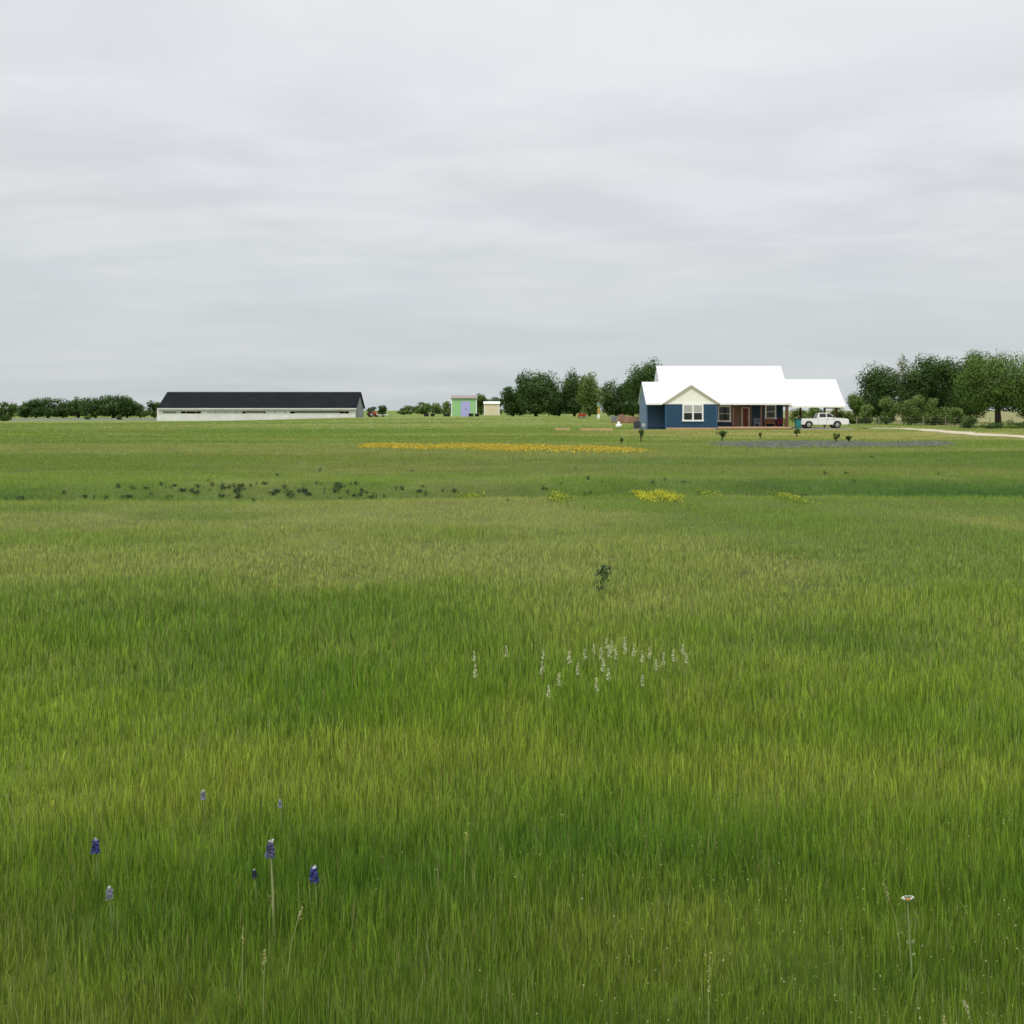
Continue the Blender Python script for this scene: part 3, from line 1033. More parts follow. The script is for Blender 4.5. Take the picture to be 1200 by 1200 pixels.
tx0 = hxp(937.0, 124.6)
tg = thing('pickup_truck', (tx0, 125.35, HO[2] + .122), 'white pickup truck parked nose outward at the open carport of the blue house', 'pickup truck')
b = MB()
low = [(0.05, .55), (.10, .42), (.55, .42), (.62, .62), (.80, .82), (1.22, .82), (1.42, .62), (1.5, .42), (3.72, .42), (3.80, .62), (3.98, .84), (4.42, .84), (4.62, .62), (4.7, .42), (5.45, .45), (5.5, .62), (5.47, .98), (5.3, 1.10),
       (3.95, 1.18), (2.0, 1.16), (2.0, 1.12), (0.02, 1.10)]
b.prism(low, 'y', -.92, .92)
b.build('body', M['car_white'], tg, .03)
cabm = MB()
lo, hi = 1.165, 1.74
cabm.add([(2.0, -.88, lo), (4.05, -.88, lo), (4.05, .88, lo), (2.0, .88, lo), (2.12, -.72, hi), (3.38, -.72, hi), (3.38, .72, hi), (2.12, .72, hi)],
         [(0, 3, 2, 1), (4, 5, 6, 7), (0, 1, 5, 4), (1, 2, 6, 5), (2, 3, 7, 6), (3, 0, 4, 7)])
cabm.build('cab', M['car_white'], tg, .03)
for s in (-1, 1):
    def sp(xa, za, s=s):
        f_ = (za - lo) / (hi - lo)
        return (xa, s * (.88 - .16 * f_ + .008), za)
    for quad in (((2.18, 1.24), (2.95, 1.24), (2.95, 1.66), (2.24, 1.66)), ((3.04, 1.24), (3.83, 1.24), (3.42, 1.66), (3.04, 1.66))):
        q = [sp(*k) for k in quad]
        MB().add(q, [(0, 1, 2, 3) if s < 0 else (3, 2, 1, 0)]).build('side_window', M['glass'], tg)
    for xa_ in (2.06, 2.98):
        MB().box(xa_, xa_ + .02, s * .921 - .004, s * .921 + .004, .5, 1.14).build('door_gap', M['black_plastic'], tg)
    MB().box(3.1, 3.26, s * .935 - .015, s * .935 + .015, 1.0, 1.04).build('door_handle', M['black_plastic'], tg)
    MB().box(3.72, 3.84, s * 1.0 - .09, s * 1.0 + .09, 1.22, 1.38).build('mirror', M['black_plastic'], tg, .02)
    MB().box(5.40, 5.51, s * .72 - .16, s * .72 + .16, .80, .97).build('headlight', M['lamp_clear'], tg, .01)
    MB().box(-.005, .03, s * .84 - .07, s * .84 + .07, .72, 1.02).build('tail_light', M['lamp_red'], tg, .005)
    for xx in (1.02, 4.20):
        wheel(tg, xx, s * .80, .39, .26)
MB().add([(4.01, -.80, 1.22), (4.01, .80, 1.22), (3.43, .70, 1.70), (3.43, -.70, 1.70)], [(0, 1, 2, 3)]).build('windscreen', M['glass'], tg)
MB().box(5.46, 5.60, -.9, .9, .40, .60).build('front_bumper', M['chrome'], tg, .03)
MB().box(-.10, .045, -.9, .9, .42, .60).build('rear_bumper', M['chrome'], tg, .03)
MB().box(5.47, 5.52, -.54, .54, .66, .96).build('grille', M['black_plastic'], tg, .01)
MB().box(.08, 1.96, -.80, .80, 1.095, 1.125).build('bed_cover', M['black_plastic'], tg, .01)

# teal bin at the house end of the carport
bl = (hxp(935.2, 123.9), 123.9, HO[2] + .122)
o = thing('wheelie_bin', bl, 'teal wheeled bin with dark lid at the house end of the carport', 'bin')
MB().add([(-.24, -.26, .06), (.24, -.26, .06), (.24, .24, .06), (-.24, .24, .06), (-.31, -.36, 1.0), (.31, -.36, 1.0), (.31, .34, 1.0), (-.31, .34, 1.0)],
         [(0, 3, 2, 1), (4, 5, 6, 7), (0, 1, 5, 4), (1, 2, 6, 5), (2, 3, 7, 6), (3, 0, 4, 7)]).build('body', M['teal'], o, .03)
MB().prism([(-.39, 1.002), (.37, 1.002), (.37, 1.05), (0, 1.12), (-.39, 1.05)], 'x', -.33, .33).build('lid', M['black_plastic'], o, .02)
for s in (-1, 1):
    m_ = MB()
    seg = 14
    vs = [(s * .27 + dx, .24 + .12 * math.cos(2 * math.pi * k / seg), .12 + .12 * math.sin(2 * math.pi * k / seg)) for dx in (-.03, .03) for k in range(seg)]
    m_.add(vs, [tuple(range(seg)), tuple(range(2 * seg - 1, seg - 1, -1))] + [(k, (k + 1) % seg, seg + (k + 1) % seg, seg + k) for k in range(seg)])
    m_.build('wheel', M['rubber'], o)

# air conditioner and meter box by the wing
gz_ = float(terrain(hxp(747, 123), 123))
o = thing('air_conditioner', (hxp(746.6, 124.6), 124.6, gz_), 'dark grey air conditioner unit on a pad beside the blue wing', 'air conditioner')
MB().box(-.45, .45, -.45, .45, -.1, .08).build('pad', M['concrete'], o)
m_ = MB().box(-.36, .36, -.36, .36, .082, .86)
for k in range(9):
    m_.box(-.372, .372, -.372, .372, .13 + k * .078, .155 + k * .078)
m_.build('cabinet', mat('dark_grey_cabinet', (.06, .065, .07), .6, .1, 4), o)
MB().lathe([(.30, .862), (.30, .90), (.10, .93)], 0, 0, 18).build('fan_guard', M['black_plastic'], o)
o = thing('utility_box', (hxp(754.2, 124.2), 124.2, gz_), 'small pale grey utility box in front of the wing corner', 'utility box')
MB().box(-.19, .19, -.12, .12, .30, .72).build('cabinet', mat('pale_grey_paint', (.42, .45, .48), .6), o, .02)
MB().box(-.05, .05, -.05, .05, -.05, .298).build('post', M['grey'], o)
MB().box(-.21, .21, -.15, .14, .722, .75).build('lid', M['grey'], o)

# white tank with domed cap in the yard
tx, ty, tz = on_ground(725, 501.5)
o = thing('tank', (tx, ty, tz), 'small white tank with a domed cap in the yard before the brick stacks', 'tank')
MB().lathe([(.30, .06), (.37, .12), (.38, .30), (.34, .42), (.20, .48)], 0, 0, 20).build('body', M['trim'], o, smooth=True)
MB().lathe([(.17, .47), (.20, .52), (.20, .62), (.15, .72), (.05, .76)], 0, 0, 16).build('cap', M['trim'], o, smooth=True)
MB().box(-.26, .26, -.26, .26, -.06, .065).build('base', M['concrete'], o)


# ------------------------------------------------------------------ long barn
BY = 255.0
bx0, bx1 = hxp(184, BY), hxp(416.5, BY)
BO = ((bx0 + bx1) / 2, BY, -1.35)
barn = thing('barn', BO, 'long low white barn with a black roof and grey gable end', 'barn')
hb = (bx1 - bx0) / 2
bh = 1.85 - BO[2]
by2, ry2 = 14.0, 7.0
rz2 = hzp(459.3, BY + ry2) - BO[2]
rf = MB()
ya, yb_ = -.5, by2 + .5
za = bh - .10
rf.prism([(ya, za), (ry2, rz2), (yb_, za), (yb_, za - .18), (ry2, rz2 - .2), (ya, za - .18)][::-1], 'x', -hb + .2, hb + .35)
n = 9
for k in range(n):                                                     # courses of shingles
    f0, f1 = k / n, (k + 1) / n
    y0_, z0_ = ya + (ry2 - ya) * f0, za + (rz2 - za) * f0
    y1_, z1_ = ya + (ry2 - ya) * f1, za + (rz2 - za) * f1
    rf.prism([(y0_, z0_ + .05), (y0_, z0_ + .012), (y1_, z1_ + .012), (y1_, z1_ + .014)], 'x', -hb + .19, hb + .36)
rf.build('roof', M['black_roof'], barn)
MB().box(-hb + .2, hb + .3, -.56, -.502, za - .30, za - .02).build('gutter', M['white_paint'], barn)
zo0, zo1 = hzp(484.6, BY) - BO[2], hzp(482.0, BY) - BO[2]
MB().box(-hb, hb, 0, .25, -.6, zo0).build('lower_wall', M['white_paint'], barn)
MB().box(-hb, hb, -.012, .25, zo1, bh - .12).build('upper_wall', M['white_paint'], barn)
bxl = lambda u: hxp(u, BY) - BO[0]
for ua, ub in ((183.95, 191), (235.5, 243), (409, 416.55)):
    MB().box(bxl(ua), bxl(ub), -.03, .25, zo0, zo1).build('wall_panel', M['white_paint'], barn)
MB().box(-hb, hb, 2.5, 2.6, 0, bh - .2).build('dark_backing', M['dark'], barn)  # added black sheet, its colour stands in for the unlit barn interior
for ua, ub, mt in ((191, 206, 'grey_metal'), (206, 212, 'curtain'), (243, 284, 'curtain'), (311, 340, 'white_paint')):
    MB().box(bxl(ua), bxl(ub), .05, .12, zo0, zo1).build('side_curtain', M[mt], barn)
for ua, ub in ((250, 275), (288, 309), (345, 398)):
    MB().box(bxl(ua), bxl(ub), .10, .16, zo0, zo0 + .22).build('side_curtain', M['curtain'], barn)
for k in range(17):
    u = 218 + k * 11.6
    MB().box(bxl(u) - .09, bxl(u) + .09, .02, .2, zo0, zo1).build('wall_post', M['tan_trim'], barn)
MB().prism([(.25, -.6), (by2, -.6), (by2, bh - .15), (ry2, rz2 - .25), (.25, bh - .15)], 'x', hb - .2, hb).build('gable_wall', M['grey_metal'], barn)
MB().prism([(.25, -.6), (by2, -.6), (by2, bh - .15), (ry2, rz2 - .25), (.25, bh - .15)], 'x', -hb, -hb + .2).build('gable_wall', M['white_paint'], barn)
MB().box(-hb + .2, hb - .2, by2 - .2, by2, -.6, bh - .2).build('back_wall', M['white_paint'], barn)
gd = MB().box(hb + .002, hb + .06, 4.6, 9.4, -.4, 2.9).build('barn_door', mat('weathered_door', (.30, .31, .31), .7, .2, 1), barn)
MB().box(hb + .062, hb + .10, 6.9, 7.1, .9, 1.3).build('handle', M['black_plastic'], gd)


# ------------------------------------------------------------------ sheds
def shed(name, u0, u1, vtop, vbase, d, wallm, roofm, label, door=None, mono=False):
    x0, x1 = hxp(u0, d), hxp(u1, d)
    xc = (x0 + x1) / 2
    z = float(terrain(xc, d))
    o = thing(name, (xc, d, z), label, 'shed')
    hw = (x1 - x0) / 2 - .25
    top = hzp(vtop, d) - z
    dp = hw * 1.3
    wl = top * .84
    MB().prism([(0, -.3), (dp, -.3), (dp, wl - .02 if not mono else wl - .5), (0, wl)] if mono else [(0, -.3), (dp, -.3), (dp, wl), (dp / 2, top - .16), (0, wl)], 'x', -hw, hw).build('wall', wallm, o)
    if mono:
        MB().prism([(-.35, wl + .02), (dp + .3, wl - .52), (dp + .3, wl - .30), (-.35, top)], 'x', -hw - .25, hw + .25).build('roof', roofm, o)
    else:
        MB().prism([(-.3, wl - .02), (dp / 2, top - .12), (dp + .3, wl - .02), (dp + .3, wl + .10), (dp / 2, top), (-.3, wl + .10)], 'x', -hw - .25, hw + .25).build('roof', roofm, o)
    if door:
        d0, d1, dm = door
        a_, b_ = hxp(d0, d) - xc, hxp(d1, d) - xc
        dd = MB().box(a_, b_, -.06, -.004, -.1, wl * .84)
        dd.box((a_ + b_) / 2 - .02, (a_ + b_) / 2 + .02, -.07, -.061, -.1, wl * .84)
        dd = dd.build('door', dm, o)
        MB().box((a_ + b_) / 2 + .1, (a_ + b_) / 2 + .18, -.12, -.072, wl * .35, wl * .48).build('handle', M['black_plastic'], dd)
    tm = MB()
    for xx in (-hw, hw):
        tm.box(xx - .10, xx + .10, -.05, -.003, -.3, wl - .02)
    tm.build('corner_trim', M['trim'] if not mono else wallm, o)
    return o


sh = shed('shed', 528, 559.5, 463, 487, 260, M['mint'], M['shed_roof'], 'mint green shed with lavender double door and greyish pink roof', (540, 551, M['lavender']))
sh2 = shed('shed', 566.5, 586, 470.5, 482, 330, M['cream_shed'], M['trim'], 'plain cream shed with white roof beside the dark oaks', (573, 578, M['cream_shed']))


def trough(u, d, wpx, hpx, label):
    x, y, z = at_d(u, d)
    o = thing('water_trough', (x, y, z), label, 'trough', 'black troughs around the mint shed')
    rx, h_ = wpx * d / F / 2, hpx * d / F
    MB().lathe([(1 * .9, -.05), (.97, h_ * .5), (1, h_), (.9, h_), (.86, h_ * .45)], 0, 0, 20, rx, .55).build('tub', M['black_plastic'], o, smooth=False)
    MB().lathe([(1.0, h_ - .04), (1.05, h_ - .02), (1.05, h_ + .05), (.90, h_ + .05)], 0, 0, 20, rx, .55).build('rim', M['rubber'], o)


trough(499.5, 256, 6, 3.4, 'black oval trough standing farthest from the mint shed')
trough(507, 256, 5, 3.2, 'black oval trough, second one out from the mint shed')
trough(523.5, 256, 8, 3.4, 'black oval trough just off the corner of the mint shed')
trough(552, 256, 6, 3.4, 'black oval trough in front of the lavender door edge')
trough(559, 256, 5.5, 3.2, 'black oval trough at the cream shed side of the mint shed')

# red tractor and flat trailer beside the barn
x, y, z = at_d(437, 250)
o = thing('tractor', (x, y, z), 'small red tractor parked at the gable end of the barn', 'tractor', rz=R(25))
MB().prism([(-.9, .55), (1.1, .55), (1.15, .95), (.2, 1.15), (-.2, .85), (-.9, .85)], 'y', -.32, .32).build('body', M['red_paint'], o, .04)
MB().box(-.75, -.3, -.25, .25, .86, 1.0).build('seat', M['black_plastic'], o, .03)
MB().box(-.86, -.76, -.25, .25, .86, 1.35).build('seat_back', M['black_plastic'], o, .03)
MB().tube([(.7, 0, 1.0), (.7, 0, 1.75)], [.04, .04], 8).build('exhaust', M['black_plastic'], o)
for s in (-1, 1):
    wheel(o, -.5, s * .55, .55, .3)
    wheel(o, .85, s * .5, .33, .22)
    MB().box(-.98, -.05, s * .55 - .17, s * .55 + .17, 1.12, 1.2).build('mudguard', M['red_paint'], o, .03)
x, y, z = at_d(448.5, 250)
o = thing('trailer', (x, y, z), 'low white flat trailer standing past the red tractor', 'trailer')
MB().box(-1.25, 1.25, -.8, .8, .42, .55).build('bed', M['white_paint'], o, .02)
MB().box(-1.25, -1.17, -.8, .8, .552, .85).build('headboard', M['white_paint'], o)
MB().prism([(1.25, -.3), (2.0, -.05), (2.0, .05), (1.25, .3)], 'z', .44, .52).build('drawbar', M['grey'], o)
for s in (-1, 1):
    wheel(o, 0, s * .72, .30, .18)
MB().box(1.9, 1.98, -.04, .04, 0, .438).build('jack', M['grey'], o)

# yard clutter between the sheds and the house
x, y, z = at_d(682, 205)
o = thing('garden_cart', (x, y, z), 'small red garden cart standing on the grass before the oaks', 'cart')
MB().add([(-.62, -.35, .38), (.62, -.35, .38), (.62, .35, .38), (-.62, .35, .38), (-.78, -.45, .85), (.78, -.45, .85), (.78, .45, .85), (-.78, .45, .85)],
         [(0, 3, 2, 1), (4, 5, 6, 7), (0, 1, 5, 4), (1, 2, 6, 5), (2, 3, 7, 6), (3, 0, 4, 7)]).build('tray', M['red_paint'], o, .02)
for s in (-1, 1):
    wheel(o, -.4, s * .42, .24, .12)
    wheel(o, .4, s * .42, .24, .12)
MB().tube([(.6, 0, .4), (1.1, 0, .5), (1.3, 0, .95)], [.025, .025, .025], 6).build('pull_handle', M['black_plastic'], o)
x, y, z = at_d(701.5, 205)
o = thing('totem_post', (x, y, z), 'ochre post with white foot and pale green box on top', 'post')
MB().box(-.22, .22, -.22, .22, -.05, .75).build('foot', M['trim'], o, .03)
MB().box(-.16, .16, -.16, .16, .752, 2.2).build('shaft', M['yellow'], o, .02)
MB().box(-.30, .30, -.30, .30, 2.202, 2.75).build('top_box', mat('pale_green_paint', (.22, .36, .20), .7), o, .03)
MB().prism([(-.38, 2.752), (.38, 2.752), (0, 3.05)], 'y', -.38, .38).build('top_roof', M['grey'], o)


def stack(u, d, wpx, hpx, label, mt, seed):
    rr = random.Random(seed)
    x, y, z = at_d(u, d)
    o = thing('brick_stack', (x, y, z), label, 'brick stack', 'brick stacks beside the house')
    W_, h_ = wpx * d / F, hpx * d / F
    pl = MB()
    for k in range(6):
        xx = -W_ / 2 + (W_ - .12) * k / 5
        pl.box(xx, xx + .12, -.5, .5, .09, .13)
    for yy in (-.46, -.05, .36):
        pl.box(-W_ / 2, W_ / 2, yy, yy + .1, -.05, .088)
    pl.build('pallet', M['wood'], o)
    bk = MB()
    zz, row = .132, 0
    while zz < h_ - .05:
        top_row = zz > h_ - .3
        nb = max(2, int(W_ / .36))
        for k in range(nb):
            if top_row and rr.random() < .4:
                continue
            xx = -W_ / 2 + W_ * k / nb
            bk.box(xx + .01, xx + W_ / nb - .01, -.45 + rr.random() * .04, .45, zz, zz + .14)
        zz += .15
    bk.build('bricks', mt, o)


br2 = mat('dull_brown_brick', (.24, .15, .12), .9, .4, 4)
stack(719.5, 172, 7, 8, 'grey brown low brick stack next to the ochre post', M['grey'], 1)
stack(728.5, 170, 9, 10.5, 'tall pinkish brown brick stack on a pallet, middle of the row', M['brick'], 2)
stack(738, 168, 8, 8, 'lower pink brick stack on a pallet near the house wing', M['brick'], 3)
stack(746.5, 166, 8, 10, 'dull brown brick stack touching the edge of the house wing', br2, 4)

# plank edging of the vegetable beds
for (ua, ub, v, lab) in ((651, 668, 504.2, 'short timber edged garden bed nearest the sheds'), (681, 718, 504.6, 'long timber edged garden bed near the white tank')):
    xa, d, za_ = on_ground(ua, v)
    xb = hxp(ub, d)
    o = thing('garden_bed', ((xa + xb) / 2, d, za_), lab, 'garden bed')
    hw = (xb - xa) / 2
    fr = MB()
    fr.box(-hw, hw, -.05, 0, -.2, .2); fr.box(-hw, hw, 1.4, 1.45, -.2, .2)
    fr.box(-hw, -hw + .05, .001, 1.399, -.2, .2); fr.box(hw - .05, hw, .001, 1.399, -.2, .2)
    fr.build('frame', M['deck'], o)
    MB().box(-hw + .051, hw - .051, .002, 1.398, -.2, .14).build('soil', mat('bed_soil', (.12, .075, .045), .95, .4, 3), o)

# wire fence beyond the driveway
fx = [at_d(u, 150) for u in (1004, 1030, 1056, 1082, 1108, 1134, 1160, 1186, 1212, 1238)]
o = thing('wire_fence', fx[0], 'thin post and wire fence running behind the driveway under the oaks', 'fence')
for p_ in fx:
    q = Vector(p_) - Vector(fx[0])
    MB().tube([q + Vector((0, 0, -.2)), q + Vector((0, 0, 1.25))], [.06, .05], 7).build('post', M['tan_trim'], o)
for hh in (.35, .7, 1.1):
    wv = MB()
    for a_, b_ in zip(fx[:-1], fx[1:]):
        q0, q1 = Vector(a_) - Vector(fx[0]), Vector(b_) - Vector(fx[0])
        wv.tube([q0 + Vector((0, -.06, hh)), q1 + Vector((0, -.06, hh))], [.012, .012], 4)
    wv.build('wire', M['grey'], o)


# ------------------------------------------------------------------ weeds in the swale
def copy_thing(src, loc, rz, s, label=None):
    c = src.copy()
    COL.objects.link(c)
    c.location, c.rotation_euler, c.scale = loc, (0, 0, rz), (s, s, s)
    if label:
        c['label'] = label
    for ch in src.children:
        d = ch.copy()
        COL.objects.link(d)
        d.parent = c
    return c


def weed_proto(seed, wd_, h_):
    r = np.random.default_rng(seed)
    o = thing('weed', (0, 0, 0), 'dark bluish green weed standing in the low strip across the field', 'weed', 'dark weeds in the low strip')
    n = 80
    P = r.normal(size=(n, 3)) * np.array([wd_ * .26, wd_ * .26, h_ * .26])
    P[:, 2] = np.abs(P[:, 2] + h_ * .45)
    tint = lerp(np.repeat(C_(.030, .066, .028), n, 0), C_(.085, .125, .058), r.random(n))
    link('foliage', leaf_cloud('foliage', P, wd_ * .28, tint, M['leaf'], r), o)
    m_ = MB()
    for k in range(3):
        an = k * 2.1 + seed
        m_.tube([(0, 0, -.05), (math.cos(an) * wd_ * .1, math.sin(an) * wd_ * .1, h_ * .5), (math.cos(an) * wd_ * .2, math.sin(an) * wd_ * .2, h_ * .95)], [.012, .009, .004], 5)
    m_.build('stem', M['stem'], o)
    return o


protos = [weed_proto(301, .17, .15), weed_proto(302, .24, .11), weed_proto(303, .12, .19)]
W_PX = [(7, 584), (25, 584), (37, 583), (75, 577), (100, 581), (110, 583), (125, 583), (172, 571), (177, 580), (189, 567), (205, 568), (212, 575), (225, 575), (245, 562), (261, 568),
        (269, 570), (260, 581), (196, 584), (157, 571), (152, 582), (297, 587), (325, 556), (310, 566), (337, 576), (350, 575), (357, 575), (380, 577), (424, 575), (430, 576), (464, 572),
        (471, 572), (495, 569), (519, 575), (532, 575), (399, 583), (490, 583), (595, 586), (325, 575), (675, 549), (657, 566), (640, 572), (636, 572), (686, 579), (692, 576), (705, 565), (689, 560),
        (801, 564), (779, 562), (765, 566), (847, 552), (944, 581), (939, 580), (1022, 534), (1072, 531), (967, 554), (991, 554), (1001, 564), (1100, 554), (483, 551), (375, 551)]
rw = random.Random(4)
for k in range(56):
    u = rw.gauss(250, 70) if k % 2 else rw.gauss(390, 55)
    W_PX.append((u, rw.uniform(566, 583)))
for k, (u, v) in enumerate(W_PX):
    x, y, z = on_ground(u, v + 2)
    src = protos[k % 3]
    s = rw.uniform(.35, .72)
    if k < 3:
        src.location, src.scale = (x, y, z), (s, s, s)
    else:
        copy_thing(src, (x, y, z), rw.uniform(0, 6.28), s)

# yellow flower clumps along the strip
for k, (u, v, wpx, amt, lab) in enumerate([
        (756, 585, 17, 1.0, 'bright yellow flower clump, smaller of the bright pair'),
        (780, 584, 27, .95, 'bright yellow flower clump, wider of the bright pair'),
        (551, 583, 26, .16, 'pale yellow green flower clump near the middle of the strip'),
        (655, 585, 22, .16, 'pale yellow green flower clump between two dark weeds and the bright pair'),
        (925, 586, 20, .14, 'pale yellow green flower clump beside a very dark weed'),
        (826, 580, 22, .14, 'faint yellow flower clump just past the bright pair')]):
    r = np.random.default_rng(330 + k)
    x, y, z = on_ground(u, v)
    o = thing('flower_clump', (x, y, z), lab, 'flowers', 'yellow flower clumps in the low strip')
    W_ = wpx * y / F
    n = 420
    P = np.stack([r.normal(size=n) * W_ * .26, r.normal(size=n) * .55, .01 + .07 * r.random(n)], 1)
    link('foliage', leaf_cloud('foliage', P, .055, np.repeat(C_(.17, .25, .035) if amt < .5 else C_(.20, .25, .03), n, 0) * (.7 + .6 * r.random(n))[:, None], M['leaf'], r), o)
    n = int(1000 * amt)
    P = np.stack([r.normal(size=n) * W_ * .26, r.normal(size=n) * .55, .04 + .06 * r.random(n)], 1)
    link('blossom', leaf_cloud('blossom', P, .034, np.repeat(C_(.50, .50, .04), n, 0) * (.8 + .4 * r.random(n))[:, None], M['petal'], r), o)

# lone dark thistle in the middle of the field
x, y, z = on_ground(707, 700)
o = thing('thistle', (x, y, z), 'single tall dark leafy thistle standing alone in the mid field', 'thistle')
r = np.random.default_rng(350)
n = 90
P = np.stack([r.normal(size=n) * .035, r.normal(size=n) * .035, .06 + .24 * r.random(n)], 1)
P[:30, 0] *= 1.5; P[:30, 2] = .20 + .1 * r.random(30)
link('foliage', leaf_cloud('foliage', P, .036, lerp(np.repeat(C_(.022, .056, .020), n, 0), C_(.06, .11, .04), r.random(n)), M['leaf'], r), o)
MB().tube([(0, 0, -.02), (.005, 0, .16), (0, .004, .31)], [.008, .007, .004], 6).build('stem', M['stem'], o)


# ------------------------------------------------------------------ wild flowers near the camera
def head_at(u, v, top):
    """place a plant so its head at height 'top' above ground shows at (u, v)"""
    d = 4.0
    for _ in range(12):
        z = float(terrain((u - 600) * d / F, d))
        d = F * (H - z - top) / (v - V0)
    return at_d(u, d)


# white larkspur-like spikes
spike_proto = None
WS = [(556, 767), (557, 783), (593, 761), (637, 765), (635, 779), (655, 793), (643, 807), (667, 767), (677, 781), (685, 764), (696, 759), (704, 763), (710, 752), (717, 755), (714, 760), (732, 751),
      (733, 758), (743, 759), (753, 767), (761, 763), (769, 777), (707, 777), (713, 787), (753, 795), (789, 765), (800, 759), (804, 769), (777, 769), (699, 799), (721, 764)]
for k, (u, v) in enumerate(WS):
    top = .19 + .04 * ((k * 37) % 10) / 10
    x, y, z = head_at(u, v - 4, top)
    if k < 3:
        r = np.random.default_rng(360 + k)
        o = thing('white_flower', (x, y, z), 'creamy white flower spike in the loose drift standing above the grass', 'wild flower', 'creamy white flower spikes in mid field')
        n = 60
        P = np.stack([r.normal(size=n) * .0085, r.normal(size=n) * .0085, .235 + .125 * r.random(n)], 1)
        P[:, :2] *= (1.5 - (P[:, 2:3] - .235) / .125)
        link('flower_head', leaf_cloud('flower_head', P, .017, lerp(np.repeat(C_(.52, .55, .30), n, 0), C_(.80, .79, .58), r.random(n)), M['petal'], r), o)
        MB().tube([(0, 0, -.01), (.006, .003, .18), (0, 0, .36)], [.0035, .003, .0015], 5).build('stem', M['stem'], o)
        o.scale = (top / .36,) * 3
        spike_proto = (spike_proto or []) + [o]
    else:
        copy_thing(spike_proto[k % 3], (x, y, z), k * 1.7, top / .36)

# bluebonnets
for k, (u, v, s, top, tone, lab) in enumerate([
        (112, 992, 1.0, .175, 'deep', 'deep blue bluebonnet with white tip, standing apart towards the field edge'),
        (317, 996, 1.1, .29, 'mid', 'tall greyish blue bluebonnet on a long pale stem'),
        (368, 1025, 1.05, .175, 'deep', 'deep blue bluebonnet beside the tall long stemmed one'),
        (128, 1047, .8, .16, 'pale', 'small pale lilac bluebonnet below the deep blue one standing apart'),
        (238, 932, .75, .15, 'pale', 'small pale lilac bluebonnet, farther back than the others'),
        (328, 942, .6, .15, 'pale', 'tiny faint bluebonnet straight behind the tall long stemmed one'),
        (298, 1024, .6, .15, 'dark', 'tiny dark bluebonnet with a white dot tip close to the tall one')]):
    r = np.random.default_rng(400 + k)
    x, y, z = head_at(u, v, top)
    o = thing('bluebonnet', (x, y, z), lab, 'bluebonnet', 'bluebonnets in the near grass')
    colA, colB = dict(deep=((.035, .035, .22), (.09, .09, .36)), mid=((.09, .10, .22), (.17, .18, .30)), pale=((.25, .26, .36), (.42, .42, .50)), dark=((.02, .03, .07), (.05, .06, .13)))[tone]
    s *= .88
    hh = .046 * s
    rows_ = []
    for j in range(9):                                      # whorls of pea-shaped florets, narrower upwards
        for q in range(7):
            an = q * 2 * math.pi / 7 + j * .45
            rr_ = .0135 * s * (1.05 - .55 * j / 8)
            rows_.append((math.cos(an) * rr_, math.sin(an) * rr_, top - hh * .5 + hh * j / 8))
    P = np.repeat(np.array(rows_), 2, 0) + r.normal(size=(len(rows_) * 2, 3)) * .0015
    hd = link('flower_head', leaf_cloud('flower_head', P, .0125 * s, lerp(np.repeat(np.array([colA]), len(P), 0), np.array([colB]), r.random(len(P))), M['petal'], r), o)
    n = 26
    Pt = r.normal(size=(n, 3)) * np.array([.003, .003, .004]) * s + np.array([0, 0, top + hh * .58])
    link('white_tip', leaf_cloud('white_tip', Pt, .010 * s, np.repeat(C_(.66, .66, .64), n, 0), M['petal'], r), hd)
    MB().tube([(.012, 0, -.01), (.008, -.003, top * .5), (0, 0, top + hh * .4)], [.0042, .0038, .002], 6).build('stem', mat('pale_stem', (.30, .33, .15), .7) if tone == 'mid' else M['stem'], o)

# seed stalks and the small white flower in front
def stalk(u, v, top, lx, ly, head_len, col, label, name='grass_stalk', cat='grass stalk', wide=.006):
    x, y, z = head_at(u, v, top)
    r = np.random.default_rng(int(u * 3 + v))
    o = thing(name, (x - lx, y - ly, z), label, cat)
    p0, p1, p2 = Vector((0, 0, -.01)), Vector((lx * .35, ly * .35, top * .6)), Vector((lx, ly, top))
    MB().tube([p0, p1, p2], [.0019, .0016, .001], 5).build('stem', mat('straw_stem', (.24, .29, .09), .7), o)
    n = 44
    t_ = r.random(n)
    dirv = (p2 - p1).normalized()
    P = np.array([list(p2 - dirv * head_len * q) for q in t_]) + r.normal(size=(n, 3)) * wide * .34
    link('seed_head', leaf_cloud('seed_head', P, wide * 1.0, np.repeat(np.array([col]), n, 0) * (.8 + .4 * r.random(n))[:, None], M['petal'], r), o)
    return o


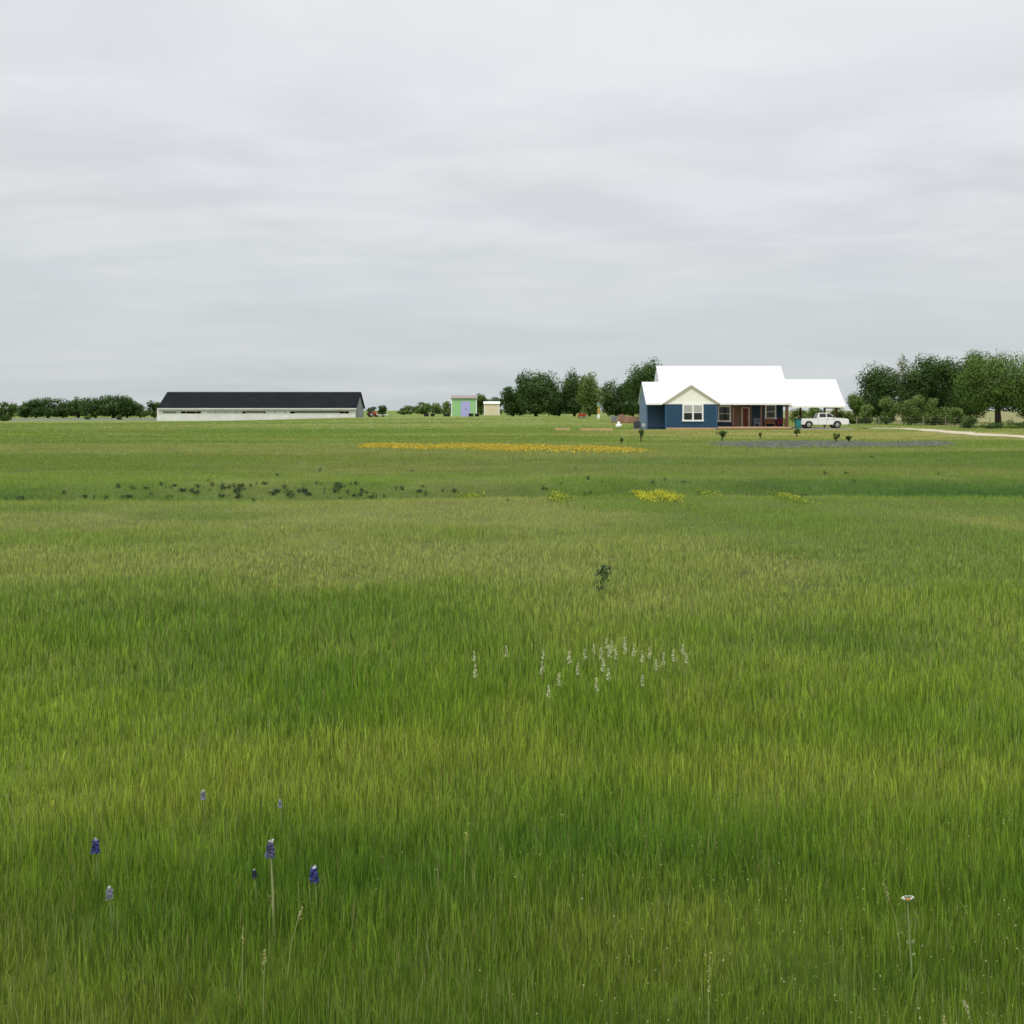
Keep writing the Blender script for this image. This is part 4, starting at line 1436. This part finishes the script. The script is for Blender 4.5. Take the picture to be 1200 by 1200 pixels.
stalk(285, 1085, 0.27, .004, 0, .05, (.42, .44, .12), 'yellow green seed stalk standing just below the tall bluebonnet')
stalk(311, 1112, 0.26, .008, 0, .07, (.40, .40, .14), 'paler leaning seed stalk near the yellow green one')
stalk(354, 1063, 0.27, .05, .01, .05, (.44, .42, .20), 'seed stalk leaning sideways below the deep blue bluebonnet')
stalk(832, 1118, 0.29, .006, 0, .10, (.45, .45, .16), 'thick pale upright seed stalk alone in the near grass')
stalk(1036, 1036, 0.29, -.06, 0, .05, (.34, .36, .14), 'thin seed stalk leaning away beside the white flower')
stalk(1105, 1190, 0.24, -.03, 0, .04, (.55, .52, .22), 'short bright seed stalk cut by the lower picture edge')
stalk(1130, 1172, 0.26, -.05, 0, .05, (.50, .48, .30), 'leaning pale seed stalk by the lower picture edge')
stalk(8, 930, 0.29, -.05, 0, .05, (.36, .36, .16), 'bent pale stalk at the edge of the field beyond the bluebonnets')
stalk(547, 975, 0.27, .01, 0, .03, (.50, .47, .14), 'lone straw coloured stalk in the open grass')
stalk(62, 940, 0.15, 0, 0, .012, (.50, .52, .06), 'tiny yellow flower alone in the grass', 'yellow_flower', 'wild flower', .008)

x, y, z = head_at(1063, 1053, .39 - .11)
o = thing('daisy', (x, y, z - .11 - .117), 'single white flower on a thin stem in the near grass', 'wild flower')
o.scale = (1.3, 1.3, 1.3)
r = np.random.default_rng(480)
n = 12
pm = MB()
for k in range(n):
    an = 2 * math.pi * k / n
    c_, s_ = math.cos(an), math.sin(an)
    p_ = lambda f_, w2, zz: (c_ * f_ - s_ * w2, -.004 + (s_ * f_ + c_ * w2) * .6, .39 + zz - s_ * f_ * .7)
    pm.add([p_(.003, -.002, 0), p_(.012, -.0035, .004), p_(.017, 0, .001), p_(.012, .0035, .004), p_(.003, .002, 0)], [(0, 1, 2, 3, 4)])
pm.build('petals', mat('white_petal', (.78, .78, .72), .7), o)
MB().lathe([(.001, .386), (.005, .388), (.006, .392), (.003, .396)], 0, -.004, 10).build('flower_centre', M['yellow'], o, smooth=True)
MB().tube([(.02, 0, -.01), (.012, 0, .2), (0, 0, .388)], [.0022, .002, .0016], 6).build('stem', mat('pale_flower_stem', (.24, .30, .12), .7), o)
n = 12
Pl = np.stack([.012 + r.normal(size=n) * .012, r.normal(size=n) * .01, .18 + .17 * r.random(n)], 1)
link('leaf', leaf_cloud('leaf', Pl, .011, np.repeat(C_(.22, .27, .12), n, 0), M['leaf'], r), o)
